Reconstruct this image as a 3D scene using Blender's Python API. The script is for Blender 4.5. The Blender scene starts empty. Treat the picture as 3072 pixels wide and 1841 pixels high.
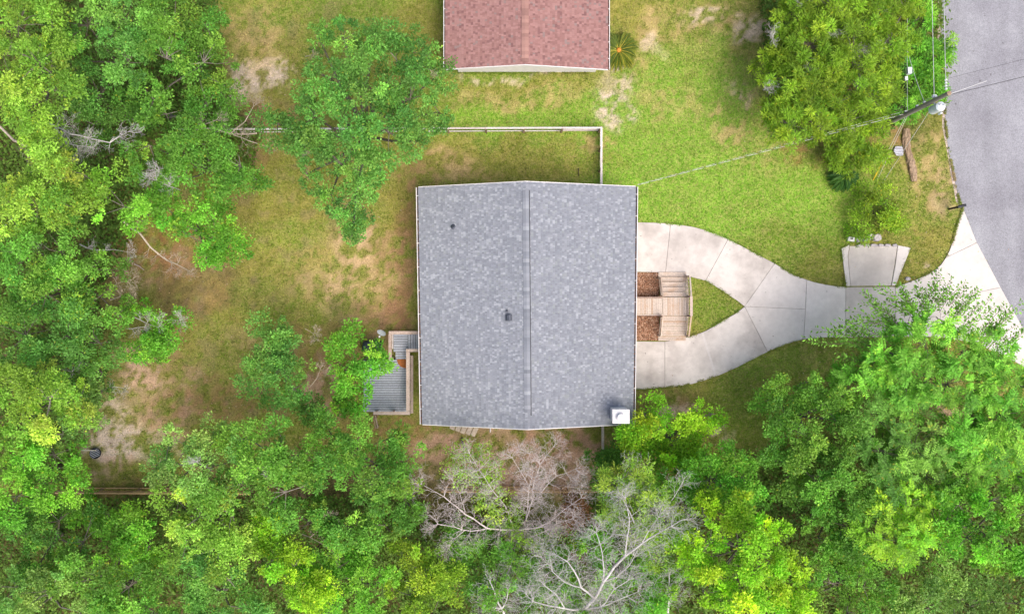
import bpy, math, random
import numpy as np
from mathutils import Vector

# ------------------------------------------------------------------ camera, sky, sun, exposure
SC = bpy.context.scene
H, F = 50.0, 2350.0            # drone height (m), focal length in photo pixels
cam = bpy.data.cameras.new('camera')
cam.sensor_fit = 'HORIZONTAL'; cam.sensor_width = 36.0; cam.lens = 36.0*F/3072.0
cam.clip_start = 0.5; cam.clip_end = 2000.0
camo = bpy.data.objects.new('camera', cam)
camo.location = (0, 0, H); camo.rotation_euler = (0, 0, 0)
SC.collection.objects.link(camo); SC.camera = camo

SUN_EL, SUN_AZ = math.radians(60), math.radians(140)      # azimuth clockwise from +Y
world = bpy.data.worlds.new('World'); SC.world = world; world.use_nodes = True
nt = world.node_tree; bg = nt.nodes['Background']
sky = nt.nodes.new('ShaderNodeTexSky'); sky.sky_type = 'NISHITA'; sky.sun_disc = False
sky.sun_elevation = SUN_EL; sky.sun_rotation = SUN_AZ
sky.air_density = 1.0; sky.dust_density = 6.0; sky.ozone_density = 1.0
nt.links.new(sky.outputs[0], bg.inputs[0]); bg.inputs[1].default_value = 0.135
sl = bpy.data.lights.new('sun', 'SUN'); sl.energy = 1.45; sl.angle = math.radians(42); sl.color = (1.0, 0.95, 0.88)
so = bpy.data.objects.new('sun', sl); SC.collection.objects.link(so)
sd = Vector((math.cos(SUN_EL)*math.sin(SUN_AZ), math.cos(SUN_EL)*math.cos(SUN_AZ), math.sin(SUN_EL)))
so.rotation_euler = sd.to_track_quat('Z', 'Y').to_euler(); so.location = (0, -20, 60)
SC.view_settings.view_transform = 'Standard'; SC.view_settings.look = 'None'
SC.view_settings.gamma = 1.0; SC.view_settings.exposure = 0.62
SC.view_settings.use_curve_mapping = False

# ------------------------------------------------------------------ helpers
COL = SC.collection
C = 3072/2476.0
rng = np.random.default_rng(7); random.seed(7)

def at(px, py, z=0.0):
    k = (H-z)/F
    return Vector(((px-1536)*k, -(py-920.5)*k, z))
def fv(x, y, z=0.0): return at(x*C, y*C, z)

ORG = {}
def tag(o, label=None, cat=None, group=None, kind=None):
    if label: o['label'] = label
    if cat: o['category'] = cat
    if group: o['group'] = group
    if kind: o['kind'] = kind
    return o
def thing(name, loc, label, cat, group=None):
    o = bpy.data.objects.new(name, None); o.location = loc; o.empty_display_size = 0.2
    COL.objects.link(o); ORG[o.name] = Vector(loc)
    return tag(o, label, cat, group)
def org(p): return ORG.get(p.name, Vector((0, 0, 0))) if p is not None else Vector((0, 0, 0))
def link(o, parent):
    COL.objects.link(o)
    if parent is not None:
        o.parent = parent; ORG[o.name] = org(parent)
    else: ORG[o.name] = Vector(o.location)
    return o

class MB:
    def __init__(s): s.v = []; s.f = []; s.c = []
    def add(s, vs, fs, col=None):
        n = len(s.v); s.v += [tuple(v) for v in vs]
        s.f += [tuple(i+n for i in f) for f in fs]; s.c += [col]*len(fs)
    def box(s, lo, hi, col=None):
        x0, y0, z0 = lo; x1, y1, z1 = hi
        s.add([(x0,y0,z0),(x1,y0,z0),(x1,y1,z0),(x0,y1,z0),(x0,y0,z1),(x1,y0,z1),(x1,y1,z1),(x0,y1,z1)],
              [(0,3,2,1),(4,5,6,7),(0,1,5,4),(1,2,6,5),(2,3,7,6),(3,0,4,7)], col)
    def obox(s, c, sx, sy, sz, rz=0, rx=0, ry=0, col=None):
        from mathutils import Euler
        m = Euler((rx, ry, rz)).to_matrix(); c = Vector(c); vs = []
        for z in (-1, 1):
            for x, y in ((-1,-1),(1,-1),(1,1),(-1,1)): vs.append(c + m @ Vector((x*sx/2, y*sy/2, z*sz/2)))
        s.add(vs, [(0,3,2,1),(4,5,6,7),(0,1,5,4),(1,2,6,5),(2,3,7,6),(3,0,4,7)], col)
    def prism(s, pts, z0, z1, col=None):          # pts world XY, any order
        a = sum(pts[i][0]*pts[(i+1) % len(pts)][1]-pts[(i+1) % len(pts)][0]*pts[i][1] for i in range(len(pts)))
        if a < 0: pts = pts[::-1]
        n = len(pts)
        zt = z1 if isinstance(z1, (list, tuple)) else [z1]*n
        vs = [(p[0], p[1], z0) for p in pts]+[(p[0], p[1], zt[i]) for i, p in enumerate(pts)]
        fs = [tuple(range(n-1, -1, -1)), tuple(range(n, 2*n))]+[(i, (i+1) % n, n+(i+1) % n, n+i) for i in range(n)]
        s.add(vs, fs, col)
    def tube(s, pts, rad, n=8, cap=True, col=None):
        pts = [Vector(p) for p in pts]; m = len(pts)
        rad = rad if isinstance(rad, (list, tuple)) else [rad]*m
        vs = []
        for i, p in enumerate(pts):
            d = (pts[min(i+1, m-1)]-pts[max(i-1, 0)]).normalized()
            a = d.cross(Vector((0, 0, 1)))
            if a.length < 1e-3: a = Vector((1, 0, 0))
            a.normalize(); b = d.cross(a)
            for k in range(n):
                t = 2*math.pi*k/n; vs.append(p+(a*math.cos(t)+b*math.sin(t))*rad[i])
        fs = [(i*n+k, i*n+(k+1) % n, (i+1)*n+(k+1) % n, (i+1)*n+k) for i in range(m-1) for k in range(n)]
        if cap: fs += [tuple(range(n-1, -1, -1)), tuple(range((m-1)*n, m*n))]
        s.add(vs, fs, col)
    def lathe(s, c, prof, n=20, col=None):        # prof [(r,z)]
        vs = [(c[0]+r*math.cos(2*math.pi*k/n), c[1]+r*math.sin(2*math.pi*k/n), c[2]+z) for r, z in prof for k in range(n)]
        m = len(prof)
        fs = [(i*n+k, i*n+(k+1) % n, (i+1)*n+(k+1) % n, (i+1)*n+k) for i in range(m-1) for k in range(n)]
        fs += [tuple(range(n-1, -1, -1)), tuple(range((m-1)*n, m*n))]
        s.add(vs, fs, col)
    def build(s, name, mat, parent=None, smooth=False, loc=None):
        me = bpy.data.meshes.new(name)
        o = org(parent) if loc is None else Vector(loc)
        me.from_pydata([(v[0]-o.x, v[1]-o.y, v[2]-o.z) for v in s.v], [], s.f)
        if s.c and s.c[0] is not None:
            a = me.attributes.new('col', 'FLOAT_COLOR', 'FACE')
            a.data.foreach_set('color', np.array([(*c[:3], 1.0) for c in s.c], dtype=np.float32).ravel())
        if smooth: me.polygons.foreach_set('use_smooth', [True]*len(me.polygons))
        me.materials.append(mat); me.update()
        ob = bpy.data.objects.new(name, me)
        if parent is None and loc is not None: ob.location = loc
        return link(ob, parent)

def np_mesh(name, V, Fc, mat, parent=None, cols=None, smooth=False):
    """V (n,3), Fc (m,k) int, cols (m,3)"""
    me = bpy.data.meshes.new(name); o = org(parent)
    V = np.asarray(V, dtype=np.float32)-np.array(o, dtype=np.float32)
    m, k = Fc.shape
    me.vertices.add(len(V)); me.vertices.foreach_set('co', V.ravel())
    me.loops.add(m*k); me.loops.foreach_set('vertex_index', Fc.astype(np.int32).ravel())
    me.polygons.add(m); me.polygons.foreach_set('loop_start', np.arange(0, m*k, k, dtype=np.int32))
    if smooth: me.polygons.foreach_set('use_smooth', np.ones(m, dtype=bool))
    me.update(calc_edges=True)
    if cols is not None:
        a = me.attributes.new('col', 'FLOAT_COLOR', 'FACE')
        c4 = np.ones((m, 4), dtype=np.float32); c4[:, :3] = cols
        a.data.foreach_set('color', c4.ravel())
    me.materials.append(mat)
    return link(bpy.data.objects.new(name, me), parent)

_unit = {}
def unit_cube(mat):
    if mat.name not in _unit:
        b = MB(); b.box((-.5,-.5,-.5), (.5,.5,.5)); me = bpy.data.meshes.new('piece_'+mat.name)
        me.from_pydata(b.v, [], b.f); me.materials.append(mat); _unit[mat.name] = me
    return _unit[mat.name]
def piece(name, c, size, mat, parent, rz=0.0, rx=0.0, ry=0.0):
    o = bpy.data.objects.new(name, unit_cube(mat))
    link(o, parent)
    o.location = Vector(c)-org(parent); o.scale = size; o.rotation_euler = (rx, ry, rz)
    return o
def prect(x0, y0, x1, y1, z):            # photo rectangle at height z -> centre, size
    a, b = at(x0, y0, z), at(x1, y1, z)
    return ((a.x+b.x)/2, (a.y+b.y)/2), abs(b.x-a.x), abs(a.y-b.y)
def rect_piece(name, x0, y0, x1, y1, z, th, mat, parent, gap=0.0):
    (cx, cy), sx, sy = prect(x0, y0, x1, y1, z)
    return piece(name, (cx, cy, z-th/2), (max(sx-gap, .01), max(sy-gap, .01), th), mat, parent)

# ------------------------------------------------------------------ noise in numpy (for plant and turf colours)
def _h(i, j, s):
    n = (i*374761393+j*668265263+s*1442695041) & 0xffffffff
    n = ((n ^ (n >> 13))*1274126177) & 0xffffffff
    return ((n ^ (n >> 16)) & 0xffff)/65535.0
def vnoise(x, y, s=0):
    xi = np.floor(x).astype(np.int64); yi = np.floor(y).astype(np.int64)
    fx = x-xi; fy = y-yi; fx = fx*fx*(3-2*fx); fy = fy*fy*(3-2*fy)
    a = _h(xi, yi, s)*(1-fx)+_h(xi+1, yi, s)*fx
    b = _h(xi, yi+1, s)*(1-fx)+_h(xi+1, yi+1, s)*fx
    return a*(1-fy)+b*fy
def fbm(x, y, s=0, o=4):
    t = 0; a = 0.5
    for k in range(o):
        t = t+a*vnoise(x*2**k, y*2**k, s+k*17); a *= .5
    return t/(1-.5**o)
def inpoly(px, py, poly):
    r = np.zeros(px.shape, dtype=bool); j = len(poly)-1
    for i in range(len(poly)):
        xi, yi = poly[i]; xj, yj = poly[j]
        c = ((yi > py) != (yj > py)) & (px < (xj-xi)*(py-yi)/((yj-yi) if yj != yi else 1e-9)+xi)
        r ^= c; j = i
    return r

# ------------------------------------------------------------------ materials
def newmat(name):
    m = bpy.data.materials.new(name); m.use_nodes = True
    return m, m.node_tree, m.node_tree.nodes['Principled BSDF']
def N(t, kind, **kw):
    n = t.nodes.new(kind)
    for k, v in kw.items(): setattr(n, k, v)
    return n
def noise(t, vec, scale, detail=4, rough=.55):
    n = N(t, 'ShaderNodeTexNoise'); n.inputs['Scale'].default_value = scale
    n.inputs['Detail'].default_value = detail; n.inputs['Roughness'].default_value = rough
    t.links.new(vec, n.inputs['Vector']); return n.outputs['Fac']
def ramp(t, fac, stops):
    r = N(t, 'ShaderNodeValToRGB'); t.links.new(fac, r.inputs[0])
    e = r.color_ramp.elements
    while len(e) > 1: e.remove(e[-1])
    e[0].position = stops[0][0]; c = stops[0][1]; e[0].color = (*c, 1) if len(c) == 3 else c
    for p, c in stops[1:]:
        q = e.new(p); q.color = (*c, 1)
    return r.outputs[0]
def mix(t, fac, a, b, mode='MIX'):
    n = N(t, 'ShaderNodeMix', data_type='RGBA', blend_type=mode)
    if isinstance(fac, float): n.inputs[0].default_value = fac
    else: t.links.new(fac, n.inputs[0])
    for k, v in ((6, a), (7, b)):
        if isinstance(v, tuple): n.inputs[k].default_value = (*v, 1)
        else: t.links.new(v, n.inputs[k])
    return n.outputs[2]
def bump(t, bs, h, strength=.3, dist=.02):
    b = N(t, 'ShaderNodeBump'); b.inputs['Strength'].default_value = strength; b.inputs['Distance'].default_value = dist
    t.links.new(h, b.inputs['Height']); t.links.new(b.outputs[0], bs.inputs['Normal'])
def pos(t, scale=None):
    g = N(t, 'ShaderNodeNewGeometry')
    if scale is None: return g.outputs['Position']
    m = N(t, 'ShaderNodeMapping'); m.inputs['Scale'].default_value = scale
    t.links.new(g.outputs['Position'], m.inputs['Vector']); return m.outputs[0]
def gray(v): return (v, v, v)

def m_plain(name, col, rough=.6, metal=0.0, var=.15, scale=8.0, spec=.3):
    m, t, b = newmat(name); p = pos(t)
    n = noise(t, p, scale, 5)
    b.inputs['Specular IOR Level'].default_value = spec
    c = mix(t, 1.0, col, ramp(t, n, [(.3, gray(1-var)), (.7, gray(1+var))]), 'MULTIPLY')
    t.links.new(c, b.inputs['Base Color']); b.inputs['Roughness'].default_value = rough
    b.inputs['Metallic'].default_value = metal
    bump(t, b, n, .15, .01); return m
def m_wood(name, c0, c1, stain, grain=(1, 1, 1), rough=.85):
    m, t, b = newmat(name); p = pos(t, grain)
    oi = N(t, 'ShaderNodeObjectInfo')
    base = ramp(t, oi.outputs['Random'], [(0, c0), (.55, c1), (1, tuple(.5*(x+y) for x, y in zip(c0, stain)))])
    n = noise(t, p, 14, 6, .65); n2 = noise(t, pos(t), 1.6, 3)
    c = mix(t, 1.0, base, ramp(t, n, [(.3, gray(.72)), (.62, gray(1.12))]), 'MULTIPLY')
    c = mix(t, ramp(t, n2, [(.52, gray(0)), (.72, gray(.55))]), c, stain)
    t.links.new(c, b.inputs['Base Color']); b.inputs['Roughness'].default_value = rough
    b.inputs['Specular IOR Level'].default_value = .15
    bump(t, b, n, .35, .01); return m
def m_attr(name, rough=.9, nscale=25.0, lo=.8, hi=1.2, spec=.1, big=None, bumps=.4):
    m, t, b = newmat(name); p = pos(t)
    a = N(t, 'ShaderNodeAttribute'); a.attribute_name = 'col'
    n = noise(t, p, nscale, 4, .7)
    c = mix(t, 1.0, a.outputs['Color'], ramp(t, n, [(.3, gray(lo)), (.7, gray(hi))]), 'MULTIPLY')
    if big:
        n2 = noise(t, p, big[0], 3); c = mix(t, 1.0, c, ramp(t, n2, [(.3, gray(big[1])), (.7, gray(big[2]))]), 'MULTIPLY')
    t.links.new(c, b.inputs['Base Color']); b.inputs['Roughness'].default_value = rough
    b.inputs['Specular IOR Level'].default_value = spec
    if bumps: bump(t, b, n, bumps, .03)
    return m
def m_leaf(name, trans=.35):
    m, t, b = newmat(name)
    a = N(t, 'ShaderNodeAttribute'); a.attribute_name = 'col'
    b.inputs['Roughness'].default_value = .5; b.inputs['Specular IOR Level'].default_value = .25
    t.links.new(a.outputs['Color'], b.inputs['Base Color'])
    tr = N(t, 'ShaderNodeBsdfTranslucent')
    c = mix(t, 1.0, a.outputs['Color'], (1.25, 1.15, .5), 'MULTIPLY'); t.links.new(c, tr.inputs['Color'])
    ms = N(t, 'ShaderNodeMixShader'); ms.inputs[0].default_value = trans
    t.links.new(b.outputs[0], ms.inputs[1]); t.links.new(tr.outputs[0], ms.inputs[2])
    t.links.new(ms.outputs[0], t.nodes['Material Output'].inputs[0]); return m

def m_concrete(name, col, stain=.5):
    m, t, b = newmat(name); p = pos(t)
    oi = N(t, 'ShaderNodeObjectInfo')
    n1 = noise(t, p, .55, 6, .6); n2 = noise(t, p, 30, 4, .7); n3 = noise(t, p, 3.2, 5, .65)
    base = mix(t, 1.0, col, ramp(t, oi.outputs['Random'], [(0, gray(.93)), (1, gray(1.05))]), 'MULTIPLY')
    c = mix(t, ramp(t, n1, [(.42, gray(0)), (.66, gray(stain))]), base, (.33, .29, .27))
    c = mix(t, 1.0, c, ramp(t, n3, [(.3, gray(.93)), (.65, gray(1.04))]), 'MULTIPLY')
    c = mix(t, 1.0, c, ramp(t, n2, [(.3, gray(.93)), (.7, gray(1.05))]), 'MULTIPLY')
    t.links.new(c, b.inputs['Base Color']); b.inputs['Roughness'].default_value = .9
    b.inputs['Specular IOR Level'].default_value = .2
    n5 = noise(t, p, 1.9, 7, .75); c = mix(t, ramp(t, n5, [(.60, gray(0)), (.70, gray(stain*.55))]), c, (.22, .19, .17))
    n6 = noise(t, p, 5.0, 2, .4); c = mix(t, ramp(t, n6, [(.74, gray(0)), (.78, gray(.6))]), c, (.14, .12, .11))
    t.links.new(c, b.inputs['Base Color'])
    bump(t, b, n2, .2, .01); return m
def m_asphalt():
    m, t, b = newmat('asphalt'); p = pos(t)
    n1 = noise(t, p, 14, 6, .8); n2 = noise(t, p, .35, 4); n3 = noise(t, pos(t, (1, .12, 1)), .9, 3); n4 = noise(t, p, 55, 3, .8)
    c = ramp(t, n1, [(.28, (.15, .148, .160)), (.5, (.270, .270, .294)), (.74, (.40, .40, .43))])
    c = mix(t, 1.0, c, ramp(t, n2, [(.3, (.86, .85, .88)), (.7, (1.14, 1.15, 1.16))]), 'MULTIPLY')
    c = mix(t, 1.0, c, ramp(t, n3, [(.3, gray(.92)), (.7, gray(1.08))]), 'MULTIPLY')
    c = mix(t, 1.0, c, ramp(t, n4, [(.3, gray(.85)), (.7, gray(1.15))]), 'MULTIPLY')
    v = N(t, 'ShaderNodeTexVoronoi', feature='DISTANCE_TO_EDGE'); v.inputs['Scale'].default_value = .16
    nd = N(t, 'ShaderNodeTexNoise'); nd.inputs['Scale'].default_value = 1.4; nd.inputs['Detail'].default_value = 6
    t.links.new(p, nd.inputs['Vector'])
    t.links.new(mix(t, .12, p, nd.outputs['Color'], 'ADD'), v.inputs['Vector'])
    c = mix(t, ramp(t, v.outputs['Distance'], [(.0, gray(.12)), (.004, gray(0))]), c, (.13, .12, .13))
    n7 = noise(t, p, 2.6, 2, .4); c = mix(t, ramp(t, n7, [(.73, gray(0)), (.77, gray(.7))]), c, (.10, .095, .10))
    n8 = noise(t, p, .8, 5, .7); c = mix(t, ramp(t, n8, [(.56, gray(0)), (.70, gray(.35))]), c, (.40, .40, .43))
    t.links.new(c, b.inputs['Base Color']); b.inputs['Roughness'].default_value = .92
    b.inputs['Specular IOR Level'].default_value = .15
    bump(t, b, n1, .4, .01); return m

M = {}
def m_ground():
    m, t, b = newmat('turf_ground'); p = pos(t)
    a = N(t, 'ShaderNodeAttribute'); a.attribute_name = 'col'
    a2 = N(t, 'ShaderNodeAttribute'); a2.attribute_name = 'alt'
    n1 = noise(t, p, 4.2, 6, .72); n2 = noise(t, p, 11, 4, .75); n3 = noise(t, p, 1.1, 4, .6); n4 = noise(t, p, 30, 3, .7)
    c = mix(t, ramp(t, n1, [(.42, gray(0)), (.55, gray(.9))]), a.outputs['Color'], a2.outputs['Color'])
    c = mix(t, 1.0, c, ramp(t, n2, [(.28, gray(.60)), (.5, gray(1.0)), (.72, gray(1.45))]), 'MULTIPLY')
    c = mix(t, 1.0, c, ramp(t, n3, [(.3, gray(.86)), (.7, gray(1.14))]), 'MULTIPLY')
    c = mix(t, 1.0, c, ramp(t, n4, [(.3, gray(.8)), (.7, gray(1.2))]), 'MULTIPLY')
    t.links.new(c, b.inputs['Base Color']); b.inputs['Roughness'].default_value = .95; b.inputs['Specular IOR Level'].default_value = .05
    bump(t, b, n2, .6, .04); return m
M['ground'] = m_ground()
M['tuft'] = m_leaf('grass_blades', .25)
M['leaf'] = m_leaf('leaf', .38)
M['chips'] = m_attr('mulch_chips', nscale=30, bumps=.2)
M['asphalt'] = m_asphalt()
M['concrete'] = m_concrete('concrete', (.625, .575, .54), .62)
M['concrete_white'] = m_concrete('new_concrete', (.645, .60, .575), .25)
M['concrete_pad'] = m_concrete('pad_concrete', (.58, .535, .50), .45)
M['shingle'] = m_attr('shingle', nscale=40, lo=.9, hi=1.1, bumps=.35)
M['under'] = m_plain('roof_underlay', (.06, .06, .07), .9)
M['white'] = m_plain('white_paint', (.78, .75, .76), .5, var=.06, scale=3)
M['trim'] = m_plain('gutter_white', (.80, .77, .76), .4, var=.08, scale=4)
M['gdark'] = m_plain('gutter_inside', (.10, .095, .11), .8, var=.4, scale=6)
M['siding'] = m_plain('siding', (.66, .62, .60), .6, var=.06, scale=2)
M['porch'] = m_wood('porch_wood', (.54, .45, .385), (.62, .525, .455), (.48, .30, .18), (1, 1, 1))
M['graydeck'] = m_wood('grey_deck_paint', (.38, .41, .475), (.42, .45, .515), (.32, .345, .40))
M['cap'] = m_wood('rail_cap_wood', (.52, .41, .36), (.60, .49, .43), (.30, .19, .14))
M['fence'] = m_wood('fence_wood', (.66, .60, .58), (.74, .68, .66), (.42, .33, .29))
M['oldfence'] = m_wood('tan_fence_wood', (.52, .33, .17), (.58, .38, .20), (.30, .18, .09))
M['post'] = m_wood('post_wood', (.28, .20, .13), (.34, .25, .17), (.16, .11, .07))
M['darkwood'] = m_wood('dark_wood', (.06, .045, .04), (.09, .06, .05), (.04, .03, .03))
M['pole'] = m_wood('pole_wood', (.36, .33, .29), (.38, .34, .30), (.20, .175, .15))
M['metal'] = m_plain('grey_metal', (.55, .58, .62), .4, .3, .1, 5, .5)
M['canister'] = m_plain('transformer_paint', (.62, .68, .72), .4, 0, .08, 3, .5)
M['dark'] = m_plain('dark_metal', (.035, .037, .045), .55, 0, .2, 5)
M['vent'] = m_plain('roof_vent', (.075, .085, .11), .45, .2, .2, 5)
M['black'] = m_plain('black_cover', (.035, .045, .055), .55, 0, .35, 2.5)
M['rust'] = m_plain('mat_brown', (.36, .13, .045), .9, 0, .2, 6, .1)
M['wire'] = m_plain('aluminium_wire', (.62, .62, .62), .4, .2, .05, 2, .5)
M['wireblack'] = m_plain('black_wire', (.03, .03, .035), .6)
M['yellow'] = m_plain('guy_guard_yellow', (.75, .52, .03), .5)
M['orange'] = m_plain('orange_plastic', (.80, .13, .02), .5)
M['stone'] = m_plain('rubble_stone', (.46, .42, .44), .9, 0, .35, 6, .1)
M['paver'] = m_plain('paver', (.60, .50, .41), .9, 0, .22, 7, .1)
M['glass'] = m_plain('window_glass', (.03, .04, .05), .1, 0, .1, 3, .6)
M['bark'] = m_attr('bark', nscale=14, lo=.6, hi=1.25)
M['cone'] = m_plain('palm_cone', (.62, .25, .05), .9, 0, .3, 25, .1)
M['insul'] = m_plain('insulator', (.75, .76, .80), .25, 0, .05, 4, .5)

# ------------------------------------------------------------------ ground, with turf, sand and litter colours, one strip lightened against shade
GREEN = (.150, .240, .026); BRIGHT = (.190, .350, .036); OLIVE = (.215, .205, .042); TAN = (.46, .330, .165)
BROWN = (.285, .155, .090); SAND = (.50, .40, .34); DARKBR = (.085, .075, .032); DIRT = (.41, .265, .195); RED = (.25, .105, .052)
YOLIVE = (.270, .245, .058); LITTER = (.16, .105, .06); DGREEN = (.07, .12, .02)
PATCH = [  # full-view x, y, rx, ry, colour, strength
 (1250,250,260,120,GREEN,.9),(1650,330,300,170,BRIGHT,.9),(1760,500,270,110,BRIGHT,.95),(1900,610,150,70,GREEN,.9),
 (1560,420,130,90,BRIGHT,.9),(1200,285,150,28,BRIGHT,.8),(1620,90,220,120,YOLIVE,.75),
 (1250,232,150,28,TAN,.6),(1490,215,60,34,SAND,.75),(1475,262,52,38,SAND,.8),(1560,105,36,70,TAN,.7),(1580,120,45,30,SAND,.5),
 (1720,60,120,60,TAN,.6),(1800,70,40,34,SAND,.6),(1690,30,50,30,SAND,.6),(1770,280,50,75,TAN,.75),(1780,240,40,40,SAND,.5),(1870,350,60,60,TAN,.35),
 (1905,362,28,18,RED,.8),(1955,385,26,18,RED,.7),(1700,160,120,70,BRIGHT,.55),(1620,250,70,40,TAN,.5),
 (1300,183,190,9,SAND,.75),(1290,205,200,18,OLIVE,.6),
 (1260,380,220,60,YOLIVE,.6),(1240,400,200,50,OLIVE,.5),(1060,415,80,50,TAN,.75),(1430,345,40,20,TAN,.7),(1130,420,90,25,TAN,.5),(1000,430,50,60,BROWN,.7),
 (850,25,260,60,GREEN,.85),(1000,60,70,60,OLIVE,.7),(640,90,100,150,YOLIVE,.8),(620,60,70,60,TAN,.4),(625,195,62,52,SAND,.85),(600,235,60,30,SAND,.7),(640,120,50,60,TAN,.5),(680,270,80,50,OLIVE,.8),
 (560,300,80,40,BROWN,.8),(610,340,60,60,BROWN,.85),
 (820,560,190,110,YOLIVE,.8),(860,590,130,90,TAN,.85),(930,630,80,90,TAN,.7),(790,680,150,70,TAN,.7),(670,650,130,130,YOLIVE,.8),(900,720,110,70,TAN,.65),
 (960,500,60,60,OLIVE,.9),(970,690,45,120,BROWN,.35),(960,790,60,40,DIRT,.6),(720,520,120,60,YOLIVE,.8),(600,520,120,60,OLIVE,.9),
 (480,680,120,70,LITTER,.75),(345,620,110,70,RED,.95),(400,560,90,60,RED,.6),(500,760,120,90,YOLIVE,.85),(560,840,90,80,YOLIVE,.8),(590,870,80,70,TAN,.6),(480,940,120,80,YOLIVE,.8),
 (440,820,60,90,BROWN,.5),(700,760,60,50,BROWN,.45),(560,700,70,40,BROWN,.45),(900,780,90,50,BROWN,.6),(960,600,40,60,BROWN,.4),(420,1000,80,50,BROWN,.6),
 (850,600,60,50,DIRT,.4),(770,690,60,40,DIRT,.35),(690,560,90,50,GREEN,.45),(640,720,80,60,GREEN,.4),(880,520,60,40,GREEN,.35),(520,850,70,60,GREEN,.4),(760,760,80,30,GREEN,.35),(985,620,24,180,BROWN,.75),(970,760,40,70,BROWN,.8),(985,500,20,50,BROWN,.5),(420,640,60,50,BROWN,.6),(500,720,60,40,BROWN,.45),
 (330,880,60,60,DIRT,.8),(380,960,130,90,DIRT,.55),(270,1050,80,60,SAND,.8),(330,1080,120,40,SAND,.55),(560,970,150,50,BROWN,.8),(800,900,80,90,BROWN,.85),(780,950,60,50,DIRT,.6),(740,840,70,40,BROWN,.6),
 (310,1140,110,28,YOLIVE,.7),(260,1115,60,26,DIRT,.7),(280,1172,120,10,BROWN,.9),(300,680,60,40,DIRT,.5),
 (1230,1110,270,85,DIRT,.98),(1230,1100,260,80,DIRT,.95),(1250,1120,240,70,DIRT,.9),(1060,1080,110,70,BROWN,.3),(1350,1060,90,40,BROWN,.4),(1230,1046,120,10,OLIVE,.3),(940,1020,110,40,BROWN,.9),
 (1490,1075,40,60,DGREEN,.8),(1600,970,120,34,BROWN,.8),(1620,995,50,25,SAND,.5),(1736,1058,34,22,SAND,1.0),(1850,900,190,70,YOLIVE,.85),(1900,880,140,45,BRIGHT,.4),(1780,970,70,70,GREEN,.7),(1960,860,60,30,TAN,.3),  # YOLIVE and BRIGHT strip south-east of the house lightened to offset tree shade
 (1740,740,60,50,GREEN,.9),(2240,400,44,110,TAN,.75),(2275,470,30,50,DIRT,.6),(2200,520,80,60,YOLIVE,.8),(2110,500,80,80,GREEN,.6),(2000,480,120,80,BRIGHT,.7),(2200,610,70,50,YOLIVE,.8),(2030,650,40,30,TAN,.4),(1990,650,80,40,OLIVE,.5),
 (2190,330,30,40,BROWN,.8),(2255,590,40,50,OLIVE,.7),(2240,640,14,8,SAND,.6),(2260,345,30,40,TAN,.7),
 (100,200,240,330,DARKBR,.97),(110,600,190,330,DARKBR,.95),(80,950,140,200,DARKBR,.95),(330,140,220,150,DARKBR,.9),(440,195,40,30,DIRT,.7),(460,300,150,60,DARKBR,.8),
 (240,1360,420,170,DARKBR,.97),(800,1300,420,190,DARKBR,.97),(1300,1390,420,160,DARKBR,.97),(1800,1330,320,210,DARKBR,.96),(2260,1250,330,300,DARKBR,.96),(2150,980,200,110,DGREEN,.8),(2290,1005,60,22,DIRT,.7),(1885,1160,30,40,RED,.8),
 (2060,180,230,200,BROWN,.7),(2230,180,70,160,DGREEN,.7),
]
def ground_color(X, Y):
    px = X*F/H+1536; py = -Y*F/H+920.5
    w1 = fbm(px/70, py/70, 3, 4)-.5; w2 = fbm(px/70, py/70, 9, 4)-.5
    qx = px+w1*120; qy = py+w2*120
    n = fbm(px/160, py/160, 21, 4)[..., None]; n2 = fbm(px/28, py/28, 31, 4)[..., None]; n3 = fbm(px/11, py/11, 41, 3)[..., None]
    c = np.array(OLIVE)*(1-n)+np.array(GREEN)*n
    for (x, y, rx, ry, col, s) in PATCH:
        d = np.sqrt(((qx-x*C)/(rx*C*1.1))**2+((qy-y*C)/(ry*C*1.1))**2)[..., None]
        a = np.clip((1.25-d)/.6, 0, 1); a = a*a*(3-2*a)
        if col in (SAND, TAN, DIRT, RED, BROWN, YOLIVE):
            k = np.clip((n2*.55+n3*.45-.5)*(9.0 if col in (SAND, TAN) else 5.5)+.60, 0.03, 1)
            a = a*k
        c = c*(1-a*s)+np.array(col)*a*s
    dry = np.clip((n3-.50)*3.2, 0, 1)*np.clip(.3+n, 0, 1)*.45
    c = c*(1-dry)+(np.array(TAN)*.5+c*.6)*dry
    gr = np.clip((n2-.52)*7, 0, 1)*np.clip((fbm(px/90, py/90, 61, 3)[..., None]-.40)*5, 0, 1)*np.clip((.36-c[..., 2:3]/np.maximum(c[..., 0:1], .01))*12, 0, 1)
    c = c*(1-.55*gr)+np.array([.145, .205, .03])*.55*gr
    lit = np.clip((fbm(px/40, py/40, 71, 4)[..., None]-.56)*8, 0, 1)*np.clip((.36-c[..., 1:2])*6, 0, 1)*np.clip((1180-px)/200, 0, 1)[..., None]
    c = c*(1-.45*lit)+np.array([.27, .185, .13])*.45*lit
    return c*(.80+.42*n2)

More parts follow.
